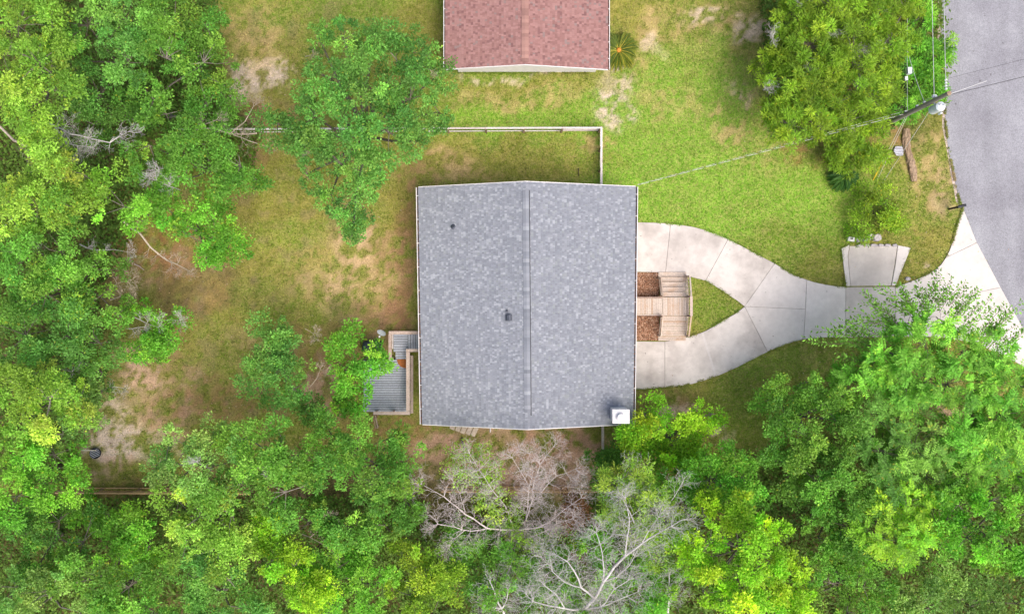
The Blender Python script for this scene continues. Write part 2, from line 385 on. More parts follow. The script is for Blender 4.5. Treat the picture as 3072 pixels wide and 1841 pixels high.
fine = np.arange(-41, 41.01, .2); finey = np.arange(-27, 27.01, .2)
gx = np.concatenate([[-600, -250, -100, -60], fine, [60, 100, 250, 600]])
gy = np.concatenate([[-600, -250, -100, -45], finey, [45, 100, 250, 600]])
GX, GY = np.meshgrid(gx, gy)
nx, ny = len(gx), len(gy)
V = np.stack([GX.ravel(), GY.ravel(), np.zeros(nx*ny)], 1)
i = np.arange(nx-1)[None, :]+np.arange(ny-1)[:, None]*nx
Q = np.stack([i, i+1, i+1+nx, i+nx], -1).reshape(-1, 4)
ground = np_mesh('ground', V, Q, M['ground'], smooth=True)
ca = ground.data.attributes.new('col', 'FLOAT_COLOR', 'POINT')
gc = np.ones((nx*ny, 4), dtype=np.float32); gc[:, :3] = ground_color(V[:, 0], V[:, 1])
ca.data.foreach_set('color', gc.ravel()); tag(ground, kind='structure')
def alt_color(c):
    g = np.clip((c[:, 1:2]*1.15-c[:, 0:1])*9+.45, 0, 1)            # grassy or bare
    dirt = np.clip((c[:, 2:3]/np.maximum(c[:, 0:1], .01)-.36)*14, 0, 1)*(1-g)
    c_ = c*1.22
    base = (c*.55+np.array([[.40, .33, .13]])*.45)*g+(c*.62+np.array([[.20, .17, .035]])*.30)*(1-g)
    return base*(1-dirt)+c_*dirt
ca = ground.data.attributes.new('alt', 'FLOAT_COLOR', 'POINT'); gc[:, :3] = alt_color(gc[:, :3]); ca.data.foreach_set('color', gc.ravel())

# ------------------------------------------------------------------ road
ROAD = [(2821,-900),(2821,0),(2822,110),(2824,215),(2834,331),(2836,381),(2844,447),(2859,521),(2877,604),(2888,626),(2929,726),(3000,862),(3057,966),(3110,1060),(3300,1400),(3700,2200),(5200,2200),(4400,900),(4000,-900)]
b = MB(); b.prism([at(*p)[:2] for p in ROAD], -.05, .025); tag(b.build('road', M['asphalt']), kind='structure')
b = MB()
E = ROAD[1:10]
inner = [(x-7-3*math.sin(k*2.1), y) for k, (x, y) in enumerate(E)]
b.prism([at(*p)[:2] for p in E]+[at(*p)[:2] for p in inner[::-1]], -.04, .012)
tag(b.build('road_edge', m_plain('sandy_road_edge', (.50, .41, .37), .95, 0, .3, 5, .05)), kind='structure')

# ------------------------------------------------------------------ driveway slabs
SLABS = [
 [(1870,667),(1911,667),(1960,668),(1997,670),(2011,672),(1996,817),(1870,815)],
 [(2011,672),(2048,676),(2080,681),(2110,689),(2150,703),(2184,717),(2116,842),(2056,826),(2020,819),(1996,817)],
 [(2184,717),(2220,736),(2255,755),(2290,773),(2323,790),(2233,919),(2213,903),(2193,890),(2151,862),(2116,842)],
 [(2323,790),(2352,808),(2379,823),(2400,832),(2419,839),(2415,927),(2233,919)],
 [(2233,919),(2415,927),(2410,1017),(2380,1025),(2354,1034),(2328,1044),(2302,1055)],
 [(2233,919),(2302,1055),(2255,1079),(2213,1100),(2180,1115),(2147,1129),(2106,997),(2140,979),(2172,959),(2205,941)],
 [(2106,997),(2147,1129),(2110,1141),(2080,1150),(2048,1156),(2020,1160),(1994,1162),(1994,1024),(2030,1018),(2060,1011)],
 [(1994,1024),(1994,1162),(1950,1165),(1908,1167),(1870,1167),(1870,1023)],
 [(2419,839),(2440,846),(2462,851),(2503,858),(2536,861),(2535,1012),(2500,1011),(2462,1012),(2435,1014),(2410,1017),(2415,927)],
 [(2536,861),(2685,860),(2685,1010),(2598,1011),(2535,1012)],
 [(2685,860),(2718,849),(2751,837),(2780,824),(2807,808),(2815,900),(2826,1011),(2760,1009),(2685,1010)],
 [(2807,808),(2823,792),(2836,773),(2929,728),(3000,862),(2815,900)],
 [(2836,773),(2847,752),(2855,730),(2863,706),(2869,680),(2876,658),(2882,639),(2888,626),(2929,728)],
 [(2815,900),(3000,862),(3057,966),(3110,1062),(3130,1140),(3072,1100),(3000,1060),(2900,1024),(2826,1011)],
]
def inset(poly, d):
    a = sum(poly[i][0]*poly[(i+1) % len(poly)][1]-poly[(i+1) % len(poly)][0]*poly[i][1] for i in range(len(poly)))
    if a < 0: poly = poly[::-1]
    out = []; n = len(poly)
    for i in range(n):
        p0, p1, p2 = Vector(poly[i-1]), Vector(poly[i]), Vector(poly[(i+1) % n])
        d1 = (p1-p0).normalized(); d2 = (p2-p1).normalized()
        n1 = Vector((-d1.y, d1.x)); n2 = Vector((-d2.y, d2.x)); nn = n1+n2
        if nn.length < 1e-4: nn = n1
        nn.normalize(); k = max(.35, nn.dot(n1)); out.append(tuple(p1+nn*(d/k)))
    return out
drive = bpy.data.objects.new('driveway', None); COL.objects.link(drive); ORG['driveway'] = Vector((0,0,0)); tag(drive, kind='structure')
b = MB()
for k, s in enumerate(SLABS):
    b.prism([tuple(at(*p)[:2]) for p in s], -.03, .030+.0003*k)
b.build('joint_base', m_plain('joint_grit', (.28, .24, .21), .95), drive)
for k, s in enumerate(SLABS):
    b = MB(); b.prism(inset([tuple(at(*p)[:2]) for p in s], .012), .0, .070+.004*(k % 3))
    b.build('slab', M['concrete_white'] if k in (3, 4, 8, 10, 11, 12, 13) else M['concrete'], drive)
b = MB(); b.prism([tuple(at(*p)[:2]) for p in [(2103,998),(2109,996),(2150,1127),(2144,1129)]], .05, .0795)
b.build('patch_strip', M['concrete_white'], drive)
pad = bpy.data.objects.new('parking_pad', None); COL.objects.link(pad); ORG['parking_pad'] = Vector((0,0,0)); tag(pad, kind='structure')
for nm, poly, z, mm in (('slab', [(2551,858),(2543,769),(2548,738),(2691,738),(2684,790),(2672,857)], .05, 'concrete_pad'),
                        ('kerb_strip', [(2537,858),(2550,858),(2542,769),(2547,734),(2523,746)], .085, 'concrete_white'),
                        ('kerb_strip', [(2673,857),(2685,857),(2731,743),(2692,736),(2685,790)], .085, 'concrete_white')):
    b = MB(); b.prism(inset([tuple(at(*p)[:2]) for p in poly], .01), -.02, z); b.build(nm, M[mm], pad)

# mulch beds beside the porch
chips = {}
def chip_bed(name, x0, y0, x1, y1, n, green=False):
    P = np.stack([rng.uniform(x0, x1, n), rng.uniform(y0, y1, n)], 1)
    X = (P[:, 0]-1536)*H/F; Y = -(P[:, 1]-920.5)*H/F; Z = rng.uniform(.01, .07, n)
    a = rng.uniform(0, 2*np.pi, n); L = rng.uniform(.04, .12, n); W = rng.uniform(.015, .04, n)
    tz = rng.uniform(-.4, .4, n)*L
    d = np.stack([np.cos(a)*L/2, np.sin(a)*L/2, tz/2], 1); e = np.stack([-np.sin(a)*W/2, np.cos(a)*W/2, np.zeros(n)], 1)
    c0 = np.stack([X, Y, Z], 1)
    V = np.stack([c0-d-e, c0+d-e, c0+d+e, c0-d+e], 1).reshape(-1, 3)
    Fq = np.arange(4*n).reshape(-1, 4)
    pal = np.array([(.26, .125, .07), (.40, .21, .125), (.55, .37, .26), (.14, .07, .045), (.48, .27, .18)])
    cols = pal[rng.integers(0, 5, n)]*rng.uniform(.8, 1.15, (n, 1))
    return np_mesh(name, V, Fq, M['chips'], None, cols)
soil = m_plain('bed_soil', (.26, .13, .075), .95, 0, .35, 9, .05)
for lab, y0, y1 in (('reddish wood mulch bed north of the porch walkway', 817, 890), ('reddish wood mulch bed south of the porch walkway', 947, 1021)):
    b = MB(); b.prism([tuple(at(*p)[:2]) for p in [(1880,y0),(1978,y0),(1978,y1),(1880,y1)]], -.02, .012)
    s0 = b.build('planting_bed', soil); tag(s0, kind='structure')
    o = chip_bed('mulch', 1882, y0+1, 1976, y1-1, 2600); tag(o, lab, kind='stuff'); o['category'] = 'mulch'

# ------------------------------------------------------------------ roofs
def roof_point(R0, R1, E0, E1, u, v):   # ridge ends, eave ends, u ridge->eave, v along
    r = R0.lerp(R1, v); e = E0.lerp(E1, v); return r.lerp(e, u)
def shingle_slope(pieces, R0, R1, E0, E1, courses, wmin, wmax, pal, wts, th=.018):
    Lv = (R1-R0).length
    nrm = (E0-R0).cross(R1-R0).normalized()
    if nrm.z < 0: nrm = -nrm
    for k in range(courses):
        u0, u1 = k/courses, (k+1)/courses
        v = -rng.uniform(0, .02)
        while v < 1:
            w = rng.uniform(wmin, wmax)
            if rng.random() < .12: w *= 1.6
            v2 = v+w/Lv
            a, bb = max(v, 0), min(v2, 1)
            if 1-bb < .01: bb = 1
            if bb-a > .002:
                g = .003/Lv; t = th*rng.choice([.7, 1.0, 1.5])
                p = [roof_point(R0, R1, E0, E1, max(u0-.25/courses, 0), a+g), roof_point(R0, R1, E0, E1, max(u0-.25/courses, 0), bb-g),
                     roof_point(R0, R1, E0, E1, u1, bb-g), roof_point(R0, R1, E0, E1, u1, a+g)]
                top = [p[0]+nrm*.002, p[1]+nrm*.002, p[2]+nrm*(t+.006), p[3]+nrm*(t+.006)]
                bot = [p[2]-nrm*.004, p[3]-nrm*.004]
                c = np.array(pal[rng.choice(len(pal), p=wts)])*rng.uniform(.93, 1.07)
                pieces.append((top+bot, (p[1]-p[0]).length*(u1-u0), c))
            v = v2 if bb < 1 else 2
SHF = [(0,1,2,3), (3,2,4,5), (0,3,5), (1,4,2)]
def emit_shingles(pieces, roof):
    order = sorted(range(len(pieces)), key=lambda q: -pieces[q][1]); big = set(order[:300])
    b = MB()
    for q, (vs, ar, c) in enumerate(pieces):
        nz = (vs[1]-vs[0]).cross(vs[3]-vs[0]).z
        fs = SHF if nz > 0 else [f[::-1] for f in SHF]
        if q in big:
            s = MB(); s.add(vs, fs, c); s.build('shingle', M['shingle'], roof)
        else: b.add(vs, fs, c)
    o = b.build('shingle_field', M['shingle'], roof); tag(o, kind='stuff')

ZE, ZR = 3.1, 5.06
gh = thing('house', at(1581, 917), 'house with large blue-grey shingle roof in the middle of the lot', 'house')
Rn, Rs = at(1577,545,ZR), at(1583,1287,ZR)
Lw = (at(1255,562,ZE), at(1267,1272,ZE)); Le = (at(1907,560,ZE), at(1899,1271,ZE))
def roof_body(name, Rn, Rs, Wn, Ws, En, Es, th, mat, parent):
    b = MB(); d = Vector((0, 0, -th)); up = [Rn, Rs, Wn, Ws, En, Es]; vs = up+[p+d for p in up]
    b.add(vs, [(0,2,3,1), (0,1,5,4), (6,7,9,8), (6,10,11,7), (0,6,8,2), (1,3,9,7), (0,4,10,6), (1,7,11,5), (2,8,9,3), (4,5,11,10)])
    return b.build(name, mat, parent)
roof = roof_body('roof', Rn-Vector((0,0,.01)), Rs-Vector((0,0,.01)), Lw[0]-Vector((0,0,.01)), Lw[1]-Vector((0,0,.01)), Le[0]-Vector((0,0,.01)), Le[1]-Vector((0,0,.01)), .16, M['under'], gh)
pcs = []
GP = [(.221,.237,.274), (.246,.262,.300), (.273,.289,.327), (.335,.353,.393), (.268,.288,.308)]
shingle_slope(pcs, Rn, Rs, Lw[0], Lw[1], 47, .07, .15, GP, [.2,.34,.24,.16,.06])
shingle_slope(pcs, Rn, Rs, Le[0], Le[1], 47, .07, .15, [tuple(np.array(c)*.97) for c in GP], [.23,.36,.24,.11,.06])  # east slope palette darkened: slope shading put into the shingle colour
emit_shingles(pcs, roof)
# ridge vent with its caps
def ridge_caps(roof, R0, R1, hw, slope, pal, step, lift, v0, v1):
    L = (R1-R0).length; d = (R1-R0).normalized(); side = Vector((d.y, -d.x, 0))
    if side.x < 0: side = -side
    n = int(L*(v1-v0)/step)
    for k in range(n):
        a = R0+d*(L*v0+k*step); e = R0+d*(L*v0+(k+1)*step+.03)
        b = MB(); vs = []
        for p, zz in ((a, lift+.004), (e, lift+.020)):
            for s, dz in ((-hw, -hw*slope), (0, 0), (hw, -hw*slope)): vs.append(p+side*s+Vector((0, 0, dz+zz)))
        vs += [p+Vector((0, 0, -lift*.9-.02)) for p in (vs[0], vs[2], vs[3], vs[5])]
        c = np.array(pal[rng.integers(len(pal))])*rng.uniform(.9, 1.1)
        b.add(vs, [(0,1,4,3), (1,2,5,4), (3,4,5,9,8), (0,3,8,6), (2,7,9,5), (0,6,7,2,1)], c)
        b.build('ridge_cap', M['shingle'], roof)
ridge_caps(roof, Rn, Rs, .185, .30, [tuple(np.array(g)*.93) for g in GP[:3]+GP[1:4]], .205, .045, .035, .945)
b = MB(); dd = (Rs-Rn)
for sx in (.197,):
    p0, p1 = Rn+dd*.035, Rn+dd*.945
    b.obox((p0+p1)/2+Vector((sx+.008, 0, -.03)), .05, (p1-p0).length, .05, rz=math.atan2((p1-p0).y, (p1-p0).x)+math.pi/2)
b.build('ridge_shade_strip', M['dark'], roof)  # solid dark strip stands in for the shadowed gap beside the caps
# rake trim at the gables
for A, B_ in ((Rn, Lw[0]), (Rn, Le[0]), (Rs, Lw[1]), (Rs, Le[1])):
    o = Vector((0, .022 if A is Rn else -.022, -.075)); b = MB()
    w = Vector((0, .02, 0)); hgt = Vector((0, 0, .075))
    vs = [A+o-w-hgt, A+o+w-hgt, A+o+w+hgt, A+o-w+hgt, B_+o-w-hgt, B_+o+w-hgt, B_+o+w+hgt, B_+o-w+hgt]
    b.add(vs, [(0,1,2,3), (7,6,5,4), (0,4,5,1), (1,5,6,2), (2,6,7,3), (3,7,4,0)]); b.build('rake_board', M['trim'], gh)
# gutters
def gutter(house, A, B_, out, nh, wd=.115):
    d = (B_-A); L = d.length; u = d.normalized(); s = Vector((-u.y, u.x, 0))
    if s.x*out < 0: s = -s
    dz = Vector((0, 0, 1)); g = MB()
    def bar(o0, o1, z0, z1):
        vs = [p+s*o+dz*z for p in (A, B_) for o, z in ((o0, z0), (o1, z0), (o1, z1), (o0, z1))]
        g.add(vs, [(0,1,2,3), (7,6,5,4), (0,4,5,1), (1,5,6,2), (2,6,7,3), (3,7,4,0)])
    bar(wd, wd+.035, -.15, -.02); go = g.build('gutter', M['trim'], house)
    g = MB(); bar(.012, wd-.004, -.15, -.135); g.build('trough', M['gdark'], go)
    for k in range(nh):
        p = A+u*(L*(k+.35)/nh)+s*((wd+.02)/2)+dz*-.028
        piece('hanger', p, (wd, .035, .012), M['trim'], go)
    n = 240; t = rng.uniform(0, 1, n)**.7; Pm = np.array(A)[None]+np.outer(t, np.array(d))+np.outer(rng.uniform(.02, wd-.02, n), np.array(s))
    Pm[:, 2] -= .128
    a = rng.uniform(0, 6.28, n); e = np.stack([np.cos(a), np.sin(a), np.zeros(n)], 1)*.03; f = np.stack([-np.sin(a), np.cos(a), np.zeros(n)+.2], 1)*.018
    Vv = np.stack([Pm-e-f, Pm+e-f, Pm+e+f, Pm-e+f], 1).reshape(-1, 3)
    o = np_mesh('leaf_litter', Vv, np.arange(4*n).reshape(-1, 4), M['chips'], go, np.array([(.2,.11,.07)])*rng.uniform(.5, 1.5, (n, 1)))
    o['kind'] = 'stuff'
gutter(gh, Lw[0], Lw[1], -1, 10); gutter(gh, Le[0], Le[1], 1, 11)
# walls, windows, doors
wx0, wx1, wy0, wy1 = Lw[1].x+.45, Le[1].x-.45, Rs.y+.35, Rn.y-.35
b = MB()
cxm = (Rn.x+Rs.x)/2
b.prism([(wx0, wy0), (wx1, wy0), (wx1, wy1), (wx0, wy1)], .0, ZE-.12)
for y in (wy0, wy1-.1):
    b.add([(wx0, y, ZE-.119), (wx1, y, ZE-.119), (cxm, y, ZR-.3), (wx0, y+.1, ZE-.119), (wx1, y+.1, ZE-.119), (cxm, y+.1, ZR-.3)], [(0,1,2), (5,4,3), (0,2,5,3), (1,4,5,2)])
b.build('wall', M['siding'], gh)
def opening(kind, house, x, y, z0, z1, w, axis, sgn):
    f = MB(); 
    if axis == 'x': f.box((min(x, x+sgn*.05), y-w/2, z0), (max(x, x+sgn*.05), y+w/2, z1))
    else: f.box((x-w/2, min(y, y+sgn*.05), z0), (x+w/2, max(y, y+sgn*.05), z1))
    fo = f.build(kind, M['trim'], house)
    g = MB(); q = .07 if kind == 'window' else .15
    if axis == 'x': g.box((min(x+sgn*.05, x+sgn*.062), y-w/2+q, z0+q), (max(x+sgn*.05, x+sgn*.062), y+w/2-q, z1-q))
    else: g.box((x-w/2+q, min(y+sgn*.05, y+sgn*.062), z0+q), (x+w/2-q, max(y+sgn*.05, y+sgn*.062), z1-q))
    g.build('pane' if kind == 'window' else 'door_panel', M['glass'] if kind == 'window' else M['siding'], fo)
py_ = at(1950, 918, .75).y
opening('door', gh, wx1, py_, .76, 2.8, 1.0, 'x', 1)
for yy in (py_-3.2, py_+3.2, py_+5.0): opening('window', gh, wx1, yy, 1.2, 2.5, 1.1, 'x', 1)
for yy in (wy0+1.5, wy1-2.2, wy1-5): opening('window', gh, wx0, yy, 1.2, 2.5, 1.1, 'x', -1)
for xx in (wx0+2.2, wx1-2.4): opening('window', gh, xx, wy1, 1.2, 2.5, 1.1, 'y', 1); opening('window', gh, xx, wy0, 1.2, 2.5, 1.1, 'y', -1)
# roof furniture
def slope_z(x): return ZR-(ZR-ZE)*abs(x-cxm)/((Le[0].x-Lw[0].x)/2)
p = at(1359, 679, 4.0); zz = slope_z(p.x); b = MB()
b.lathe((p.x, p.y, zz-.05), [(.16,0), (.15,.075), (.075,.11), (.055,.30), (.04,.30), (.038,.12)], 14); b.build('vent_pipe', M['vent'], roof)
p = at(1521, 932, 4.8); zz = slope_z(p.x); b = MB()
b.lathe((p.x, p.y, zz-.05), [(.09,0), (.05,.1), (.05,.22), (.03,.22), (.03,.1)], 12); b.build('vent_pipe', M['vent'], roof)
p = at(1527, 952.5, 4.95); zz = slope_z(p.x); b = MB()
b.box((p.x-.20, p.y-.20, zz-.1), (p.x+.20, p.y+.20, zz+.02))
prof = [(-.165,.0), (-.165,.14), (-.12,.20), (0,.235), (.12,.20), (.165,.14), (.165,.0)]
vs = [(p.x+a, p.y+yy, zz+h_) for yy in (-.165, .165) for a, h_ in prof]; n = len(prof)
b.add(vs, [(k+1, k, n+k, n+k+1) for k in range(n-1)]+[tuple(range(n)), tuple(range(2*n-1, n-1, -1))])
b.build('box_vent', M['vent'], roof)
# chimney chase at the corner
zt = 4.95
(cx, cy), sx, sy = prect(1840, 1230, 1886, 1267, zt); b = MB()
b.box((cx-sx/2, cy-sy/2, 0), (cx+sx/2, cy+sy/2, zt-.06)); ch = b.build('chimney', M['white'], gh)
b = MB(); e = .05
vs = [(cx-sx/2-e, cy-sy/2-e, zt-.06), (cx+sx/2+e, cy-sy/2-e, zt-.06), (cx+sx/2+e, cy+sy/2+e, zt-.06), (cx-sx/2-e, cy+sy/2+e, zt-.06)]
vs += [(a, c_, zt+.02) for a, c_, _ in vs]+[(cx-.2, cy-.2, zt+.09), (cx+.2, cy-.2, zt+.09), (cx+.2, cy+.2, zt+.09), (cx-.2, cy+.2, zt+.09)]
b.add(vs, [(3,2,1,0)]+[(i, (i+1) % 4, 4+(i+1) % 4, 4+i) for i in range(4)]+[(4+i, 4+(i+1) % 4, 8+(i+1) % 4, 8+i) for i in range(4)]+[(8,9,10,11)])
b.build('chimney_cap', M['white'], ch)
fp = at(1863, 1252, zt+.2); b = MB(); b.lathe((fp.x, fp.y, zt+.05), [(.15,0), (.15,.2)], 22); b.build('flue', M['dark'], ch)
b = MB(); b.lathe((fp.x, fp.y, zt+.22), [(.225,0), (.235,.03), (.21,.06), (.05,.085)], 26); b.build('flue_cap', M['white'], ch)

# ------------------------------------------------------------------ neighbour's house with the pink roof
zE, zR = 2.6, 3.55
ph = thing('house', at(1577, 0), "neighbour's house with reddish pink shingle roof and white gable wall", 'house')
NY = at(0, -420, zE).y
rn, rs = Vector((at(1575.5,193,zR).x, NY, zR)), at(1575.5,193,zR)
rw = (Vector((at(1336,207,zE).x, NY, zE)), at(1336,207,zE)); re_ = (Vector((at(1824,208,zE).x, NY, zE)), at(1824,208,zE))
dn = Vector((0, 0, .01))
proof = roof_body('roof', rn-dn, rs-dn, rw[0]-dn, rw[1]-dn, re_[0]-dn, re_[1]-dn, .14, M['under'], ph)
PP = [(.31,.170,.158), (.345,.195,.182), (.27,.145,.136), (.22,.118,.115), (.265,.19,.18)]
pcs = []
VA, VB = Vector((rn.x, at(0,-60,zR).y, zR)), rs
def cut(p0, p1): return Vector((p0.x, VA.y, p0.z))
shingle_slope(pcs, VA, rs, cut(*rw), rw[1], 34, .08, .17, PP, [.36,.33,.18,.08,.05])
shingle_slope(pcs, VA, rs, cut(*re_), re_[1], 34, .08, .17, PP, [.36,.32,.18,.07,.07])
emit_shingles(pcs, proof)
ridge_caps(proof, VA, rs, (.21), .17, [(.34,.195,.170), (.37,.215,.185), (.30,.17,.15)], .21, .04, 0.0, 1.0)
b = MB()
for a, e in ((rw, -1), (re_, 1)):    # far part of the roof beyond the frame
    vs = [rn, Vector((rn.x, VA.y, rn.z)), cut(*a), a[0]]
    vs = [v+Vector((0,0,.004)) for v in vs]; b.add(vs, [(0,1,2,3) if e > 0 else (3,2,1,0)], PP[0])
b.build('roof_covering', M['shingle'], proof)
gutter(ph, Vector((rw[0].x, VA.y, zE)), rw[1], -1, 5, .08); gutter(ph, Vector((re_[0].x, VA.y, zE)), re_[1], 1, 5, .08)
w0, w1 = at(1375,217), at(1786,217)
b = MB(); gx_ = (w0.x+w1.x)/2
b.prism([(w0.x, w0.y), (w1.x, w0.y), (w1.x, NY-.4), (w0.x, NY-.4)], 0, zE-.12)
b.add([(w0.x, w0.y, zE-.119), (w1.x, w0.y, zE-.119), (gx_, w0.y, zR-.2), (w0.x, w0.y+.1, zE-.119), (w1.x, w0.y+.1, zE-.119), (gx_, w0.y+.1, zR-.2)], [(0,1,2), (5,4,3), (0,2,5,3), (1,4,5,2)])
b.build('wall', M['white'], ph)
for A, B_ in ((rs, rw[1]), (rs, re_[1])):
    o = Vector((0, -.02, -.08)); w = Vector((0, .018, 0)); hgt = Vector((0, 0, .07)); b = MB()
    vs = [A+o-w-hgt, A+o+w-hgt, A+o+w+hgt, A+o-w+hgt, B_+o-w-hgt, B_+o+w-hgt, B_+o+w+hgt, B_+o-w+hgt]
    b.add(vs, [(0,1,2,3), (7,6,5,4), (0,4,5,1), (1,5,6,2), (2,6,7,3), (3,7,4,0)]); b.build('rake_board', M['white'], ph)

# ------------------------------------------------------------------ front porch
ZP = .78
po = thing('porch', at(2000, 918), 'weathered wooden front porch with two stair flights and railings', 'porch')
def boards(parent, x0, y0, x1, y1, n, axis, z, th, mat, name='board', gap=.012, jit=.004):
    for k in range(n):
        t0, t1 = k/n, (k+1)/n; zj = z+random.uniform(-jit, jit)
        if axis == 'x': rect_piece(name, x0+(x1-x0)*t0, y0, x0+(x1-x0)*t1, y1, zj, th, mat, parent, gap)
        else: rect_piece(name, x0, y0+(y1-y0)*t0, x1, y0+(y1-y0)*t1, zj, th, mat, parent, gap)
boards(po, 1900, 894.5, 1986, 942.5, 16, 'x', ZP, .035, M['porch'])
boards(po, 1987, 891, 2064, 946.5, 15, 'x', ZP+.006, .035, M['porch'])
rect_piece('rim_board', 1900, 890.5, 1987, 894, ZP+.03, .2, M['cap'], po)
rect_piece('rim_board', 1900, 943, 1987, 946.5, ZP+.03, .2, M['cap'], po)
rect_piece('deck_frame', 1990, 893, 2062, 944.5, ZP-.045, .12, M['post'], po)
rect_piece('deck_frame', 1902, 895, 1986, 942, ZP-.045, .12, M['post'], po)
nst = 5
for sgn in (-1, 1):
    y_in = 890.5 if sgn < 0 else 947
    y_out = 815.5 if sgn < 0 else 1022
    for k in range(nst):
        z = ZP*(nst-k)/(nst+1)
        ya = y_in+(y_out-y_in)*k/nst; yb = y_in+(y_out-y_in)*(k+1)/nst
        xl = 1984-(9 if k == nst-1 else 5*k/nst)
        boards(po, xl, min(ya, yb), 2064-6*max(0, k-2)/2, max(ya, yb), 3, 'y', z, .035, M['porch'])
        (cx, cy), sx, sy = prect(xl+2, min(ya, yb)+.6, 2058, max(ya, yb)-.6, z)
        piece('riser', (cx, cy, (z-.04)/2), (sx, sy, z-.04), M['post'], po)
# rails: posts, balusters, top rail
def rail(parent, pts, hgt, nb, mat, capw=.09, zf=None):
    """pts: [(px,py,zfloor)...]"""
    P = [at(x, y, z) for x, y, z in pts]
    for i in range(len(P)-1):
        a, c = P[i], P[i+1]; d = c-a; L = d.length
        for h_, w, th in ((hgt, capw, .035), (hgt-.08, .04, .07), (.12, .04, .07)):
            mid = (a+c)/2+Vector((0, 0, h_)); rz = math.atan2(d.y, d.x); ry = -math.asin(d.z/L)
            piece('rail', mid, (L, w, th), mat, parent, rz=rz, ry=ry)
        for k in range(nb):
            q = a+d*((k+.5)/nb); piece('baluster', q+Vector((0, 0, .12+(hgt-.2)/2)), (.032, .032, hgt-.2), mat, parent, rz=math.atan2(d.y, d.x))
    for q in P: piece('post', q+Vector((0, 0, (hgt-q.z)/2+.0)), (.085, .085, hgt+q.z), mat, parent)
rail(po, [(2060,829,.15),(2064,889,ZP)], .92, 13, M['porch'])
rail(po, [(2064,889,ZP),(2064,947,ZP)], .92, 10, M['cap'], .16)
rail(po, [(2064,947,ZP),(2057,1006,.15)], .92, 13, M['porch'])
rail(po, [(1976,834,.18),(1982,888,ZP)], .80, 12, M['porch'], .06)
rail(po, [(1982,948,ZP),(1976,1006,.18)], .80, 12, M['porch'], .06)

# ------------------------------------------------------------------ back deck
ZD, ZU = .45, .80
dk = thing('deck', at(1170, 1150), 'grey painted back deck with pale wooden rail caps behind the house', 'deck')
boards(dk, 1090, 1078, 1222, 1235, 22, 'y', ZD, .035, M['graydeck'], gap=.028)
boards(dk, 1180, 1002, 1224, 1055, 7, 'y', ZU, .035, M['graydeck'], gap=.028)
boards(dk, 1224, 1002, 1262, 1047, 5, 'x', ZU+.004, .035, M['graydeck'], gap=.028)
boards(dk, 1186, 1055, 1219, 1077, 3, 'y', ZU-.18, .035, M['graydeck'], gap=.028)
rect_piece('deck_frame', 1093, 1081, 1219, 1232, ZD-.045, .2, M['darkwood'], dk)
rect_piece('deck_frame', 1182, 1004, 1260, 1053, ZU-.045, .2, M['darkwood'], dk)
ZC = 1.55
rect_piece('rail_cap', 1166, 993, 1263, 1002.5, ZC, .04, M['cap'], dk)
rect_piece('rail_cap', 1165.5, 1003, 1175, 1079, ZC, .04, M['cap'], dk)
rect_piece('rail_cap', 1218, 1046.5, 1263, 1055, ZC, .04, M['cap'], dk)
rect_piece('rail_cap', 1218.5, 1055.6, 1229.5, 1233, ZC-.05, .04, M['cap'], dk)
rect_piece('rail_cap', 1120, 1234, 1230, 1243.5, ZC-.05, .04, M['cap'], dk)
rect_piece('bench_board', 1231.5, 1066, 1235, 1239, 1.0, .035, M['cap'], dk)
rect_piece('bench_board', 1235.6, 1066, 1239.5, 1239, 1.02, .035, M['cap'], dk)
rect_piece('inner_rail', 1176.5, 1003, 1179.5, 1046, ZC-.3, .09, M['fence'], dk)
for x, y in ((1169,997),(1170,1040),(1171,1076),(1222,1051),(1224,1100),(1224,1150),(1224,1200),(1224,1238),(1176,1238),(1124,1238),(1218,997)):
    q = at(x, y, 1.4); piece('post', (q.x, q.y, .74), (.09, .09, 1.48), M['cap'], dk)
for k in range(9):
    q = at(1224, 1062+k*19, 1.2); piece('baluster', (q.x, q.y, .98), (.035, .035, 1.0), M['cap'], dk)
for k in range(5):
    q = at(1132+k*19, 1239, 1.2); piece('baluster', (q.x, q.y, .98), (.035, .035, 1.0), M['cap'], dk)
    q = at(1170, 1006+k*15, 1.2); piece('baluster', (q.x, q.y, .98), (.035, .035, 1.0), M['cap'], dk)
for k in range(6):
    q = at(1233, 1075+k*32, .5); piece('bench_leg', (q.x, q.y, .49), (.08, .08, .98), M['darkwood'], dk)
b = MB(); q = at(1219.5, 1077.5, ZD); R = .60
pts = [(q.x, q.y)]+[(q.x-R*math.cos(t), q.y-R*.93*math.sin(t)) for t in np.linspace(0, math.pi/2, 14)]
b.prism(pts, ZD+.01, ZD+.03); tag(b.build('door_mat', M['rust']), 'rust brown quarter-round mat lying on the grey back deck', 'mat')
# short handrail fence at the deck foot
hr = thing('handrail', at(1128, 1262), 'short brown handrail at the foot of the back deck', 'handrail')
for (xa, ya, xb, yb, z, mt) in ((1121,1246,1127,1284,.85,'post'),(1126,1246,1134,1284,.95,'cap')):
    a, c = at(xa, ya, z), at(xb, yb, z); d = c-a
    piece('rail', (a+c)/2, (d.length, .07, .05), M[mt], hr, rz=math.atan2(d.y, d.x))
for y in (1250, 1280):
    q = at(1126+(y-1250)*.2, y, .5); piece('post', (q.x, q.y, .45), (.08, .08, .9), M['post'], hr)
